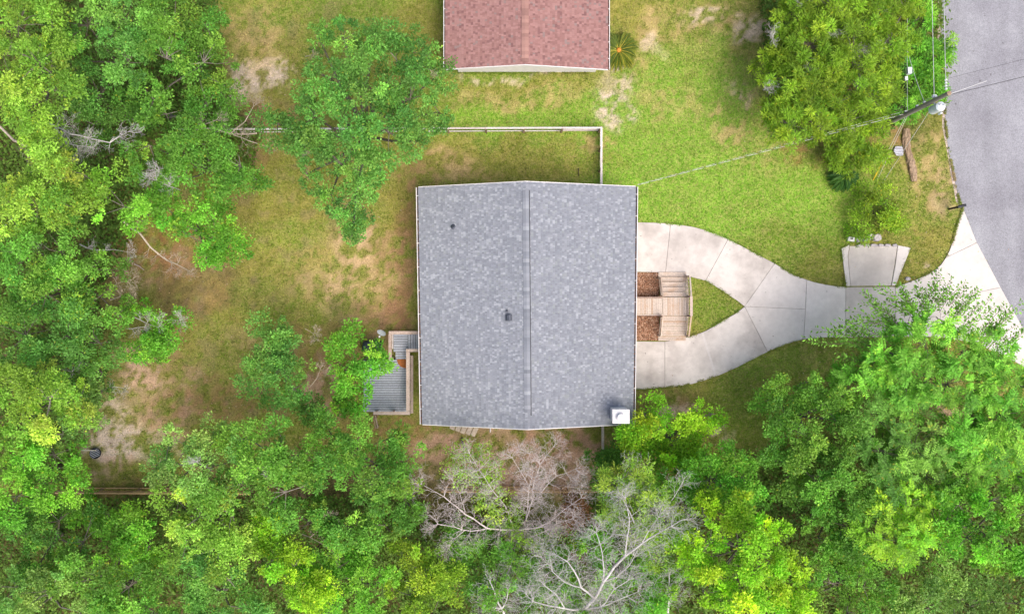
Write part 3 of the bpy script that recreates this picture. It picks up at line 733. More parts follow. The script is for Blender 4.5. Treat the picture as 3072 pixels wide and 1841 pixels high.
# satellite dish
ds = at(1156, 996, 0); sdh = thing('satellite_dish', ds, 'grey oval satellite dish on a mast beside the back deck', 'satellite dish')
b = MB(); b.tube([ds, ds+Vector((0, 0, 1.1))], .03, 8); b.build('mast', M['metal'], sdh)
b = MB(); c0 = ds+Vector((-.02, .05, 1.2)); nrm = Vector((-.25, -.62, .74)).normalized()
ax = Vector((0, 0, 1)).cross(nrm).normalized(); ay = nrm.cross(ax); nn = 20; rings = []
for r in (0.02, .12, .22, .29):
    rings.append([c0+ax*(r*math.cos(t))+ay*(r*.85*math.sin(t))+nrm*(r*r*.9) for t in np.linspace(0, 2*math.pi, nn, endpoint=False)])
vs = [v for rr in rings for v in rr]
b.add(vs, [(i*nn+k, i*nn+(k+1) % nn, (i+1)*nn+(k+1) % nn, (i+1)*nn+k) for i in range(3) for k in range(nn)]+[tuple(range(nn))])
b.build('dish', M['metal'], sdh)
b = MB(); b.tube([c0-ay*.26, c0-ay*.1+nrm*.34], .015, 6); b.build('feed_arm', M['metal'], sdh)
b = MB(); b.obox(c0-ay*.08+nrm*.36, .09, .12, .09); b.build('feed_horn', M['white'], sdh)
# covered grill
gq = at(1115, 1037, .5); cg = thing('covered_grill', (gq.x, gq.y, 0), 'black fabric-covered grill on the grass beside the back deck', 'grill')
b = MB(); nn = 28; prof = [(.98,0.02), (.97,.35), (.94,.7), (.86,.88), (.62,.97), (.2,1.0)]
vs = []
for r, z in prof:
    for k in range(nn):
        t = 2*math.pi*k/nn; ct, st = math.cos(t), math.sin(t); e = 4.5
        rr = 1/((abs(ct)**e+abs(st)**e)**(1/e)); wob = 1+.03*math.sin(5*t+z*4)
        vs.append((gq.x+.60*r*rr*ct*wob+.06*st, gq.y+.36*r*rr*st*wob, z*1.0+.02*math.sin(3*t)))
b.add(vs, [(i*nn+k, i*nn+(k+1) % nn, (i+1)*nn+(k+1) % nn, (i+1)*nn+k) for i in range(len(prof)-1) for k in range(nn)]+[tuple(range((len(prof)-1)*nn, len(prof)*nn))])
b.build('cover', M['black'], cg, True)
b = MB(); b.tube([(gq.x-.5, gq.y-.37, .72), (gq.x+.5, gq.y-.37, .72)], .02, 8); b.build('handle', M['dark'], cg)

# ------------------------------------------------------------------ fences (posts and three boards)
def fence(name, label, a, c, n, mat, pm, zt=1.2, hts=(.16, 1.10), full=()):
    A, B_ = at(*a), at(*c); d = B_-A; L = d.length; u = d/L; rz = math.atan2(d.y, d.x)
    t = thing(name, A, label, 'fence')
    s = Vector((-u.y, u.x, 0))
    for k in range(n+1):
        q = A+u*(L*k/n); piece('post', (q.x, q.y, zt/2+.02), (.10, .10, zt+.04), pm, t, rz=rz+random.uniform(-.05, .05))
    for k in range(n):
        for j, h_ in enumerate((.16, .47, .79, 1.10) if k in full else hts):
            q = A+u*(L*(k+.5)/n)+s*.072
            piece('rail', (q.x, q.y, h_+random.uniform(-.012, .012)), (L/n-.006, .04, .14), mat, t, rz=rz+random.uniform(-.004, .004), ry=random.uniform(-.006, .006))
    for k in range(n):
        q = A+u*(L*(k+.5)/n); piece('top_board', (q.x, q.y, zt+.057), (L/n-.008, .085, .03), mat, t, rz=rz+random.uniform(-.004, .004))
    return t
fence('rail_fence', 'white board rail fence along the north side of the backyard', (560,402), (1796,397), 11, M['fence'], M['post'], full=(10,))
fence('rail_fence', "short white fence leg from the north fence corner to the grey roof's edge", (1797,394), (1797,576), 3, M['fence'], M['post'], full=(0, 1, 2))
fence('rail_fence', 'tan wooden fence across the clearing at the south-west corner', (200,1464), (760,1467), 5, M['oldfence'], M['post'])
fence('rail_fence', 'pale fence behind the bare dead tree south of the house', (1330,1461), (1800,1461), 4, M['oldfence'], M['post'])
fence('rail_fence', 'pale fence leg running south from the house corner near the chimney', (1801,1262), (1803,1455), 2, M['fence'], M['post'])

# ------------------------------------------------------------------ utility pole, transformer, wires
pb = at(2644, 379); PT = 7.75
up_ = thing('utility_pole', pb, 'leaning-looking grey wooden utility pole beside the road', 'pole')
up_['label'] = 'grey wooden utility pole with transformer standing beside the road'
b = MB(); b.tube([pb, pb+Vector((0,0,3)), pb+Vector((0,0,PT))], [.15,.135,.12], 12); b.build('shaft', M['pole'], up_)
b = MB(); b.lathe((pb.x, pb.y, PT), [(.125,0), (.12,.02), (.02,.05)], 12); b.build('pole_top', M['post'], up_)
tc = Vector((pb.x+.30, pb.y-.36, 5.5)); b = MB(); b.lathe(tc, [(.22,0), (.255,.05), (.255,.80), (.27,.82), (.27,.88), (.2,.94), (.05,.97)], 24); tr = b.build('transformer', M['canister'], up_, False)
for a in (0.4, 2.6):
    b = MB(); b.lathe((tc.x+.12*math.cos(a), tc.y+.12*math.sin(a), tc.z+.92), [(.05,0), (.03,.06), (.05,.1), (.03,.14), (.045,.18), (.02,.24)], 10); b.build('bushing', M['insul'], tr)
b = MB(); b.obox((pb.x+.16, pb.y-.2, 6.1), .08, .28, .06, rz=.7); b.build('bracket', M['metal'], tr)
b = MB(); b.lathe((tc.x+.22, tc.y-.28, 5.75), [(.05,0), (.07,.05), (.07,.3), (.03,.36)], 10); b.build('lightning_arrester', M['insul'], tr)
for z in (3.1, 4.4, 5.2, 6.4):
    b = MB(); b.obox((pb.x, pb.y+.17, z), .14, .1, .12); b.build('wire_bracket', M['metal'], up_)
def sagline(a, c, sag, n=24):
    a, c = Vector(a), Vector(c); return [a.lerp(c, t)-Vector((0, 0, sag*4*t*(1-t))) for t in np.linspace(0, 1, n)]
def wire(label, pts, r, mat, name='overhead_wire'):
    b = MB(); b.tube(pts, r, 6); return tag(b.build(name, mat), label, 'wire')
p0 = Vector((pb.x-.06, pb.y+.2, 7.55)); w1 = wire('overhead wire running north from the pole top over the road edge', sagline(p0, p0+Vector((-.1, 45, .2)), .5, 30), .016, M['wire'])
for k in range(4):
    b = MB(); b.tube([p0+Vector((0, .05+k*.16, 0)), p0+Vector((0, .13+k*.16, 0))], [.075,.06], 10); b.build('insulator', M['insul'], w1)
p1 = Vector((pb.x-.05, pb.y+.2, 6.35)); w2 = wire('overhead wire running north from below the transformer', sagline(p1, p1+Vector((-.3, 45, .2)), .4, 30), .016, M['wire'])
b = MB(); b.obox(p1, .2, .16, .14); b.build('clamp', M['insul'], w2)
p2 = Vector((pb.x-.03, pb.y+.16, 3.1)); w3 = wire('low communication cable with splice box running north from the pole', sagline(p2, at(2730, -500, 3.2), .25, 30), .022, M['wireblack'])
p2b = p2+Vector((.12, 0, .02)); wire('thin support wire beside the low communication cable', sagline(p2b, at(2735, -500, 3.25), .2, 30), .012, M['wire'])
for (bx, by, sx, sy, sz, nm, mt) in ((2727, 213, .24, .38, .26, 'splice_box', 'canister'), (2718, 236, .16, .22, .16, 'connector', 'insul')):
    q = at(bx, by, 3.05); b = MB(); b.obox(q, sx, sy, sz, rz=.05); b.build(nm, M[mt], w3)
q0 = Vector((pb.x+.02, pb.y+.18, 5.2)); wire('slanting wire between the pole and the splice box', sagline(q0, at(2722, 150, 3.3), .1, 12), .016, M['wire'])
# twisted service drops (bright and black strands laid round each other)
def twisted(label, pts, r, pitch):
    pts = [Vector(p) for p in pts]; dense = []
    for i in range(len(pts)-1):
        for k in range(10): dense.append(pts[i].lerp(pts[i+1], k/10))
    L = 0; A_, B2 = [], []
    for i, p in enumerate(dense):
        if i: L += (p-dense[i-1]).length
        d = (dense[min(i+1, len(dense)-1)]-dense[max(i-1, 0)]).normalized(); s = d.cross(Vector((0,0,1))).normalized(); u2 = s.cross(d)
        t = 2*math.pi*L/pitch; off = (u2*math.cos(t)+s*math.sin(t))*r*1.0
        A_.append(p+off); B2.append(p-off)
    t = thing('service_cable', dense[-1], label, 'cable')
    b = MB(); b.tube(A_, r, 5); b.build('bare_strand', M['wire'], t)
    b = MB(); b.tube(B2, r*1.05, 6); b.build('black_strand', M['wireblack'], t)
twisted('twisted service cable from the utility pole to the corner of the grey roof', sagline(Vector((pb.x-.15, pb.y, 3.15)), at(1910, 556, 3.15), .18, 40), .008, .85)
twisted('thinner twisted cable just above the service cable over the lawn', sagline(Vector((pb.x-.12, pb.y+.1, 3.75)), at(1912, 553, 3.2), .3, 40), .0045, .8)
wire('service cable crossing above the road east of the pole', sagline((pb.x+.15, pb.y-.02, 7.5), at(3330, 165, 7.2), .2, 24), .014, M['wireblack'])
wire('bright dead-end wire lying along the cable crossing the road', sagline((pb.x+.15, pb.y, 7.58), at(2960, 243, 7.45), .02, 10), .016, M['wire'])
wire('thin telephone wire crossing above the road', sagline((pb.x+.1, pb.y+.9, 7.3), at(3330, 110, 7.2), .15, 24), .007, M['wireblack'])
# jumper loops on the pole
b = MB(); b.tube(sagline((pb.x-.02, pb.y+.22, 4.4), (pb.x+.0, pb.y+.26, 6.3), -.1, 10), .015, 6); b.build('jumper', M['wire'], up_)
b = MB(); b.tube([(pb.x+.09, pb.y-.11, .1), (pb.x+.09, pb.y-.11, 5.6)], .018, 6); b.build('conduit', M['metal'], up_)
g1 = at(2619, 541); g2 = at(2648, 548)
wire('guy wire with yellow guard anchored in the grass', [Vector((pb.x, pb.y-.15, 3.05)), g1], .012, M['wire'], 'guy_wire')
wire('guy wire beside the yellow-guarded one', [Vector((pb.x+.03, pb.y-.15, 3.2)), at(2630, 543)], .010, M['wire'], 'guy_wire')
wire('high guy wire from the transformer down to the grass near the log', [Vector((pb.x+.05, pb.y-.16, 6.2)), g2], .012, M['wire'], 'guy_wire')
gd = (Vector((pb.x, pb.y-.15, 3.05))-g1).normalized(); b = MB(); b.tube([g1+gd*.02, g1+gd*1.35], .035, 8)
tag(b.build('guy_guard', M['yellow']), 'yellow plastic guard on the guy wire in the grass', 'guard')

# ------------------------------------------------------------------ roadside things
mb = at(2847, 627); mo = thing('mailbox', mb, 'black mailbox on a post at the road edge by the driveway', 'mailbox')
piece('post', mb+Vector((0, 0, .5)), (.10, .10, 1.0), M['darkwood'], mo)
a = Vector((math.cos(.25), math.sin(.25), 0)); b = MB(); c0 = mb+Vector((.14, .04, 1.0)); s = Vector((-a.y, a.x, 0)); prof = [(-.085,0), (-.085,.12)]+[(-.085*math.cos(t), .12+.085*math.sin(t)) for t in np.linspace(.3, math.pi-.3, 7)]+[(.085,.12), (.085,0)]
vs = [c0+a*l+s*x+Vector((0, 0, z)) for l in (-.24, .26) for x, z in prof]; n = len(prof)
b.add(vs, [(k, k+1, n+k+1, n+k) for k in range(n-1)]+[(n-1, 0, n, 2*n-1), tuple(range(n-1, -1, -1)), tuple(range(n, 2*n))]); bx = b.build('box', M['dark'], mo)
b = MB(); b.obox(c0+a*.27+Vector((0, 0, .1)), .02, .17, .2, rz=.25); b.build('door', M['vent'], mo)
b = MB(); b.obox(c0+s*.1+a*.05+Vector((0, 0, .2)), .03, .015, .2, rz=.25); b.build('flag', M['rust'], mo)
piece('arm', mb+Vector((.14, .04, .96)), (.5, .08, .08), M['darkwood'], mo, rz=.25)

# rotten log
lg = MB(); pth = [at(2717, 388), at(2716, 420), at(2720, 450), at(2729, 480), at(2736, 510), at(2741, 545)]
lg_r = [.20, .26, .22, .24, .26, .16]; nn = 18; vs = []
for i in range(26):
    t = i/25*5; k = min(int(t), 4); f = t-k; p = pth[k].lerp(pth[k+1], f); r = lg_r[k]*(1-f)+lg_r[k+1]*f
    for j in range(nn):
        a = 2*math.pi*j/nn; w = 1+.35*(float(vnoise(np.array([j*1.7+.3]), np.array([i*.55]), 5)[0])-.5)+.25*(random.random()-.5)
        vs.append((p.x+r*w*math.cos(a), p.y+(random.random()-.5)*.05, max(.0, .08+r*.75*w*math.sin(a))))
cols = []
lg.add(vs, [(i*nn+k, i*nn+(k+1) % nn, (i+1)*nn+(k+1) % nn, (i+1)*nn+k) for i in range(25) for k in range(nn)]+[tuple(range(nn)), tuple(range(25*nn, 26*nn))])
lg.c = []
for i in range(25):
    for j in range(nn):
        v = float(fbm(np.array([j*.9]), np.array([i*.16+j*3.1]), 8, 3)[0]); lg.c.append(np.array((.16,.105,.065))*(1-v)+np.array((.50,.37,.26))*v)
lg.c += [np.array((.2,.13,.08))]*2
tag(lg.build('rotten_log', M['bark']), 'crumbling brown rotten log lying in the grass near the road', 'log')
b = MB(); q = at(2694, 453, .12); vs = []; nr = 49
for i in range(nr):
    t = i/(nr-1); y = (t-.5)*.62
    zz = .14+.045*math.cos(t*2*math.pi*6)+.1*t
    x0 = -.30+.25*abs(t-.45)*1.3; x1 = .22+.05*math.sin(t*3)
    vs += [(q.x+x0, q.y-y-.02, zz-.05), (q.x+x1, q.y-y-.12*(x1), zz+.05)]
b.add(vs, [(2*i, 2*i+1, 2*i+3, 2*i+2) for i in range(nr-1)]); o = b.build('corrugated_sheet', m_plain('zinc', (.60,.60,.66), .45, .2, .12, 6, .5))
sm = o.modifiers.new('thick', 'SOLIDIFY'); sm.thickness = .012
tag(o, 'torn piece of corrugated metal sheet leaning on the rotten log', 'metal sheet')
# stones along the pad
def stone(x, y, rx, ry, h_, label, mat='stone', rz=0.0):
    q = at(x, y); b = MB(); sx, sy = rx*2*H/F, ry*2*H/F; n = 8; vs = []
    angs = [2*math.pi*k/n+random.uniform(-.25, .25) for k in range(n)]
    for z, s in ((0, 1), (h_*.7, .98), (h_, .78)):
        for t in angs:
            e = 3.2; r = 1/((abs(math.cos(t))**e+abs(math.sin(t))**e)**(1/e)); w = s*r
            xx, yy = sx/2*w*math.cos(t), sy/2*w*math.sin(t)
            vs.append((q.x+xx*math.cos(rz)-yy*math.sin(rz), q.y+xx*math.sin(rz)+yy*math.cos(rz), z+random.uniform(-.01, .01)*(z > 0)))
    b.add(vs, [(i*n+k, i*n+(k+1) % n, (i+1)*n+(k+1) % n, (i+1)*n+k) for i in range(2) for k in range(n)]+[tuple(range(2*n, 3*n))])
    return tag(b.build('stone', M[mat], None, False, q), label, 'stone', 'rubble stones behind the concrete pad')
stone(2573,719,8,8,.22,'small grey rubble stone next to the white box behind the pad',rz=.2)
stone(2593,716,10,9,.28,'blue-grey rubble stone in the middle of the rubble row')
stone(2610,711,9,10,.25,'dark-edged rubble stone left of the biggest one')
stone(2627,713,13,12,.32,'biggest pale rubble stone at the right end of the row',rz=.15)
for k, (x, rx) in enumerate(((2578,11),(2600,8),(2621,11),(2641,9),(2661,10),(2683,8))):
    stone(x, 736, rx, 4.5, .13, ['westmost low stone','second low stone from the west','third low stone from the west','fourth low stone from the west','fifth low stone from the west','eastmost low stone'][k]+' edging the top of the pad', rz=random.uniform(-.08, .08))
stone(2722,836,8,6,.12,'pale pinkish stone in the grass by the driveway edge')
q = at(2550,718); vb = thing('meter_box', q, 'small white utility box with dark lid window behind the pad', 'utility box')
b = MB(); b.obox(q+Vector((0,0,.12)), .40, .26, .24, rz=-.15); b.build('box', M['white'], vb)
b = MB(); b.obox(q+Vector((.0,.03,.25)), .15, .08, .02, rz=-.15); b.build('lid_window', M['dark'], vb)
# things behind the house on the south side
def quadxy(pts, z0, z1, name, mat, label, cat, group=None):
    q = at(*pts[0]); b = MB(); b.prism([tuple(at(*p)[:2]) for p in pts], z0, z1); return tag(b.build(name, mat, None, False, q), label, cat, group)
names = ['westmost of five tan pavers', 'second of five tan pavers from the west', 'middle one of five tan pavers', 'fourth of five tan pavers from the west', 'eastmost of five tan pavers']
for k, ps in enumerate(([(1349,1284),(1353,1268),(1368,1271),(1363,1290)], [(1366,1290),(1373,1268),(1388,1272),(1378,1295)], [(1380,1296),(1390,1272),(1406,1274),(1393,1301)],
                        [(1396,1299),(1408,1276),(1421,1278),(1409,1305)], [(1411,1304),(1423,1280),(1436,1284),(1424,1309)])):
    quadxy(ps, 0, .07, 'paver', M['paver'], names[k]+' leaning out from the grey roof edge', 'paver', 'tan pavers south of the house')
quadxy([(1383,1312),(1388,1312),(1393,1342),(1388,1343)], .0, .16, 'plank', M['darkwood'], 'dark plank standing on edge in the dirt south of the house', 'plank')
b = MB(); q = at(1471, 1290); b.tube([q+Vector((0,.2,.04)), q+Vector((0,-.12,.04))], .035, 8); tag(b.build('pipe', M['white'], None, False, q), 'short white pipe sticking out below the south gable', 'pipe')
q = at(1735, 517); b = MB(); b.tube([q+Vector((0,-.22,.02)), q+Vector((.01,.0,.1)), q+Vector((0,.24,.03))], [.035,.02,.03], 7); tag(b.build('stake', M['darkwood'], None, False, q), 'small dark stake lying in the fenced north grass', 'stake')
# fire pit with a grate in the south-west clearing
q = at(292, 1357); fp_ = thing('fire_pit', q, 'round dark metal fire pit with grey grate bars in the clearing', 'fire pit')
b = MB(); b.lathe(q, [(.26,.02), (.34,.20), (.36,.28), (.33,.28), (.30,.18), (.05,.10)], 20); b.build('bowl', M['dark'], fp_)
for k in range(5):
    o = -.2+k*.1; l = math.sqrt(.32**2-o*o); d = Vector((math.cos(.4), math.sin(.4), 0)); s = Vector((-d.y, d.x, 0)); b = MB()
    b.tube([q+s*o-d*l+Vector((0,0,.295)), q+s*o+d*l+Vector((0,0,.295))], .018, 6); b.build('grate_bar', M['metal'], fp_)
b = MB(); b.tube([at(240,1350,.5), at(262,1350,.4), at(289,1350,.34)], [.03,.035,.025], 7, col=np.array((.62,.58,.48))); tag(b.build('stick', M['bark']), 'pale stick leaning over the dark fire pit', 'stick')
q = at(285, 1497, .1); b = MB(); b.lathe((q.x, q.y, 0), [(.13,0), (.17,.30), (.18,.31), (.15,.31), (.12,.05)], 18); bk = b.build('bucket', M['orange'], None, False, (q.x, q.y, 0)); tag(bk, 'orange bucket beyond the tan fence in the south-west corner', 'bucket')

# ------------------------------------------------------------------ plants
BARK = [(.20,.175,.145), (.16,.14,.11), (.24,.215,.185)]
def tubes(S, n=5):
    """S rows: p0(3) p1(3) r0 r1 -> verts, quads"""
    S = np.asarray(S, dtype=np.float64); m = len(S); p0, p1, r0, r1 = S[:, :3], S[:, 3:6], S[:, 6], S[:, 7]
    d = p1-p0; d /= np.maximum(np.linalg.norm(d, axis=1, keepdims=True), 1e-6)
    ref = np.where(np.abs(d[:, 2:3]) > .9, np.array([[1., 0, 0]]), np.array([[0, 0, 1.]]))
    a = np.cross(d, ref); a /= np.linalg.norm(a, axis=1, keepdims=True); b_ = np.cross(d, a)
    th = 2*np.pi*np.arange(n)/n; ring = a[:, None]*np.cos(th)[None, :, None]+b_[:, None]*np.sin(th)[None, :, None]
    V = np.concatenate([p0[:, None]+ring*r0[:, None, None], p1[:, None]+ring*r1[:, None, None]], 1).reshape(-1, 3)
    k = np.arange(n); f = np.stack([k, (k+1) % n, n+(k+1) % n, n+k], -1)
    return V, (f[None]+(np.arange(m)*2*n)[:, None, None]).reshape(-1, 4)
def wood(name, S, parent, col, n=5):
    S = np.asarray(S, dtype=np.float64); thin = S[:, 6] < .022; Vs, Fs, Cs, off = [], [], [], 0
    for sub, k in ((S[~thin], max(n, 6)), (S[thin], 3)):
        if not len(sub): continue
        V, Fq = tubes(sub, k); c = np.array(col)[None]*rng.uniform(.75, 1.2, (len(sub), 1)); Vs.append(V); Cs.append(np.repeat(c, k, 0))
        tri = np.concatenate([Fq[:, [0, 1, 2]], Fq[:, [0, 2, 3]]], 1).reshape(-1, 3)+off; Fs.append(tri); off += len(V)
    return np_mesh(name, np.concatenate(Vs), np.concatenate(Fs), M['bark'], parent, np.repeat(np.concatenate(Cs), 2, 0), True)

def leaf_mesh(name, P, A, Nn, L, W, cols, parent, mat=None):
    """oval folded leaves from base P along A with normal Nn"""
    m = len(P)
    A = A/np.maximum(np.linalg.norm(A, axis=1, keepdims=True), 1e-6)
    S = np.cross(A, Nn); S /= np.maximum(np.linalg.norm(S, axis=1, keepdims=True), 1e-6); U = np.cross(S, A)
    L = L[:, None]; W = W[:, None]
    v0 = P; v2 = P+A*L-U*L*.12; mid = P+A*L*.45
    v1 = mid+S*W*.5+U*W*.16; v3 = mid-S*W*.5+U*W*.16
    V = np.stack([v0, v1, v2, v3], 1).reshape(-1, 3)
    k = np.arange(m)[:, None]*4; Ft = np.concatenate([k+np.array([[0, 2, 1]]), k+np.array([[0, 3, 2]])], 1).reshape(-1, 3)
    return np_mesh(name, V, Ft, mat or M['leaf'], parent, np.repeat(cols, 2, 0))

def sph(n, zmin=-.2):
    z = rng.uniform(zmin, 1, n); t = rng.uniform(0, 2*np.pi, n); r = np.sqrt(1-z*z)
    return np.stack([r*np.cos(t), r*np.sin(t), z], 1)
PAL = {  # main leaf colours (linear), then a second tint for some clumps
 'mid': ((.075,.205,.032), (.140,.295,.045)), 'blue': ((.070,.195,.042), (.125,.280,.055)), 'dark': ((.055,.155,.026), (.095,.230,.036)),
 'yel': ((.125,.270,.038), (.240,.370,.060)), 'lime': ((.115,.300,.020), (.270,.430,.028)), 'pale': ((.115,.245,.060), (.185,.320,.085)),
 'olive': ((.115,.225,.020), (.185,.310,.028)), 'fresh': ((.085,.255,.028), (.155,.350,.040)),
}
NLEAF = [0]; LEAFGAIN = np.array([[1.98, 1.80, 1.65]])
def crown_leaves(lobes, pal, style, dens, lsz):
    base, alt = np.array(PAL[pal][0]), np.array(PAL[pal][1])
    Ps, As, Ns, Ls, Ws, Cs, clumps = [], [], [], [], [], [], []
    for (c, r) in lobes:
        rc0 = {'oval': .66, 'feather': .36, 'pinnate': .5}[style]
        nc = int(np.clip((1.55 if style != 'feather' else 2.0)*(r/rc0)**2, 4, 130)); D = sph(nc, -.15)
        lump = .72+.54*rng.random(nc)
        R = r*(rng.uniform(.30, 1.0, nc)**.6)*lump; cc = np.array(c)[None]+D*R[:, None]*np.array([1, 1, .75])
        cc[:, 2] += rng.uniform(-1.1, .7, nc)*(1 if style != 'feather' else .55)
        for k in range(nc):
            rc = rc0*rng.uniform(.6, 1.35); nl = int((345 if style == 'oval' else (92 if style == 'feather' else 125))*dens*(rc/rc0)**2); clumps.append((c, cc[k]))
            tint = rng.random(); a = .12 if tint < .55 else (1.0 if tint > .85 else .5)
            ccol = (base*(1-a)+alt*a)*rng.uniform(.66, 1.25)*np.array([rng.uniform(.86, 1.12), 1, 1])
            if style == 'pinnate':
                nr = max(3, nl//13); dr = sph(nr, -.05); dr[:, 2] *= .45; dr += .7*D[k]*np.array([1, 1, .2]); dr /= np.linalg.norm(dr, axis=1, keepdims=True)
                m = 13; t = np.linspace(.18, 1, m); RL = rng.uniform(.45, .85, nr)*(rc/rc0)
                o = cc[k]+(rng.random((nr, 3))-.5)*rc*.8
                P = (o[:, None]+dr[:, None]*(RL[:, None]*t[None])[..., None]); droop = (t**2)[None, :, None]*np.array([0, 0, -.16]); P = (P+droop).reshape(-1, 3)
                side = np.cross(dr, np.array([0, 0, 1.])); side /= np.maximum(np.linalg.norm(side, axis=1, keepdims=True), 1e-6)
                sg = np.where(np.arange(m) % 2 == 0, 1., -1.); sg[-1] = 0
                A = (dr[:, None]*.65+side[:, None]*sg[None, :, None]*.85).reshape(-1, 3); A[:, 2] -= .15
                n = len(P); Nn = np.array([0, 0, 1.])[None]+(rng.random((n, 3))-.5)*.7
                L = lsz*rng.uniform(.8, 1.2, n); W = L*.42
            elif style == 'feather':
                d = sph(nl, -.1); P = cc[k]+d*np.array([1, 1, .6])*rc*(rng.random((nl, 1))**.7)*.9
                A = d*np.array([1, 1, .35])+(rng.random((nl, 3))-.5)*.9+np.array([0, 0, .1]); n = nl
                Nn = np.array([0, 0, 1.])[None]+(rng.random((n, 3))-.5)*1.2; L = lsz*rng.uniform(.6, 1.7, n); W = L*.24
            else:
                ns = max(5, int(11*(rc/rc0)**2)); sub = sph(ns, -.05)*rng.uniform(.55, 1.0, (ns, 1))*np.array([1, 1, .7]); si = rng.integers(0, ns, nl); e = sph(nl, -.15); d = sub[si]*.6+e*.6; P = cc[k]+(sub[si]*.85+e*np.array([1, 1, .6])*rng.uniform(.10, .42, (nl, 1)))*rc; stint = rng.uniform(.82, 1.2, (ns, 1))[si]
                A = d*np.array([1, 1, .4])+(rng.random((nl, 3))-.5)*1.3; n = nl; ccol_l = ccol[None]*stint
                Nn = d*.6+np.array([0, 0, .7])+(rng.random((n, 3))-.5)*1.5; L = lsz*rng.uniform(.55, 1.45, n); W = L*rng.uniform(.5, .68, n)
            Ps.append(P); As.append(A); Ns.append(Nn); Ls.append(L); Ws.append(W)
            Cs.append((ccol_l if style == 'oval' else ccol[None])*rng.uniform(.66, 1.36, (n, 1))*np.array([[1, 1, 1]])+(rng.random((n, 1)) < .02)*np.array([[.10, .05, 0]]))
    cat = np.concatenate
    NLEAF[0] += sum(len(x) for x in Ls)
    return cat(Ps), cat(As), cat(Ns), cat(Ls), cat(Ws), cat(Cs)*LEAFGAIN, clumps
def tree(label, lobes, pal='mid', style='oval', dens=1.0, lsz=.122, name='tree', cat='tree', trunk_r=.16, bark=None, group=None, base=None, parts=('trunk', 'crown')):
    """lobes: (full-view x, y, radius, height of lobe centre)"""
    LB = [(fv(x, y, z), r*C*(H-z)/F) for x, y, r, z in lobes]
    ctr = sum((c for c, _ in LB), Vector((0, 0, 0)))/len(LB)
    mx, my = sum(l[0] for l in lobes)/len(lobes), sum(l[1] for l in lobes)/len(lobes)
    b0 = (Vector((ctr.x, ctr.y, 0)).lerp(fv(mx, my, 0), .75)) if base is None else fv(base[0], base[1], 0)
    t = thing(name, b0, label, cat, group)
    P, A, Nn, L, W, Cc, clumps = crown_leaves(LB, pal, style, dens, lsz)
    leaf_mesh(parts[1], P, A, Nn, L, W, Cc, t)
    S = []; zlow = min(c.z for c, _ in LB); top = Vector((ctr.x*.6+b0.x*.4, ctr.y*.6+b0.y*.4, zlow*.62))
    mid = b0.lerp(top, .5)+Vector((rng.uniform(-.15, .15), rng.uniform(-.15, .15), 0))
    S += [(*b0, *mid, trunk_r*1.25, trunk_r), (*mid, *top, trunk_r, trunk_r*.8)]
    for c, r in LB:
        m = top.lerp(c, .55)+Vector((rng.uniform(-.3, .3), rng.uniform(-.3, .3), .25)); e = c+Vector((0, 0, -.1*r))
        S += [(*top, *m, trunk_r*.42, trunk_r*.3), (*m, *e, trunk_r*.3, trunk_r*.16)]
    for c, p in clumps:
        q = Vector(c)+Vector((0, 0, -.1)); p = Vector(p); m = q.lerp(p, .5)+Vector((rng.uniform(-.12, .12), rng.uniform(-.12, .12), .06))
        S += [(*q, *m, .028, .018), (*m, *p, .018, .006)]
    wood(parts[0], S, t, bark or BARK[rng.integers(3)])
    return t

# bare branch systems: explicit main limbs, then twigs grown along them
def grow(S, p, d, length, r, depth):
    n = 3; q = Vector(p); d = Vector(d).normalized()
    for k in range(n):
        d = (d+Vector((rng.uniform(-.25, .25), rng.uniform(-.25, .25), rng.uniform(-.12, .14)))).normalized(); e = q+d*(length/n)
        r1 = r*(1-.22*(k+1)/n*1.6); S.append((*q, *e, r, max(r1, .004))); r = max(r1, .004)
        if depth > 0 and (k > 0 or depth > 1):
            for _ in range(2 if depth > 1 else rng.integers(1, 3)):
                a = rng.uniform(-1, 1); s = d.cross(Vector((0, 0, 1))).normalized()*(1 if a > 0 else -1)
                grow(S, e, d*.75+s*rng.uniform(.45, 1.0)+Vector((0, 0, rng.uniform(-.2, .35))), length*rng.uniform(.45, .7), r*.6, depth-1)
        q = e
def limbs(paths, twig=.9, depth=2, per=1.0, tr=.018, conv=at):
    S = []
    for path in paths:
        pts = [conv(x, y, z) for x, y, z, _ in path]; rs = [q[3] for q in path]
        for i in range(len(pts)-1):
            a, c = pts[i], pts[i+1]; L = (c-a).length; n = max(1, int(L/.5)); prev = a
            for k in range(n):
                f = (k+1)/n; e = a.lerp(c, f)+(Vector((rng.uniform(-.05, .05), rng.uniform(-.05, .05), rng.uniform(-.05, .05))) if k < n-1 else Vector((0, 0, 0)))
                r0 = rs[i]+(rs[i+1]-rs[i])*k/n; r1 = rs[i]+(rs[i+1]-rs[i])*f; S.append((*prev, *e, r0, r1))
                d = (c-a).normalized()
                for _ in range(rng.poisson(per)):
                    s = d.cross(Vector((0, 0, 1)))
                    s = (s.normalized() if s.length > .05 else Vector((1, 0, 0)))*rng.choice([-1, 1])
                    grow(S, e, d*rng.uniform(.1, .9)+s*rng.uniform(.4, 1)+Vector((0, 0, rng.uniform(-.3, .6))), twig*rng.uniform(.5, 1.25), min(tr, r1*.7), depth)
                prev = e
        dl = (pts[-1]-pts[-2]).normalized()
        for _ in range(3): grow(S, pts[-1], dl+Vector((rng.uniform(-.5, .5), rng.uniform(-.5, .5), rng.uniform(-.2, .3))), twig*.8, min(tr, rs[-1]), depth)
    return S
def bare(t, paths, col=(.58,.53,.50), name='bare_branch', **kw): return wood(name, limbs(paths, **kw), t, col, 4)

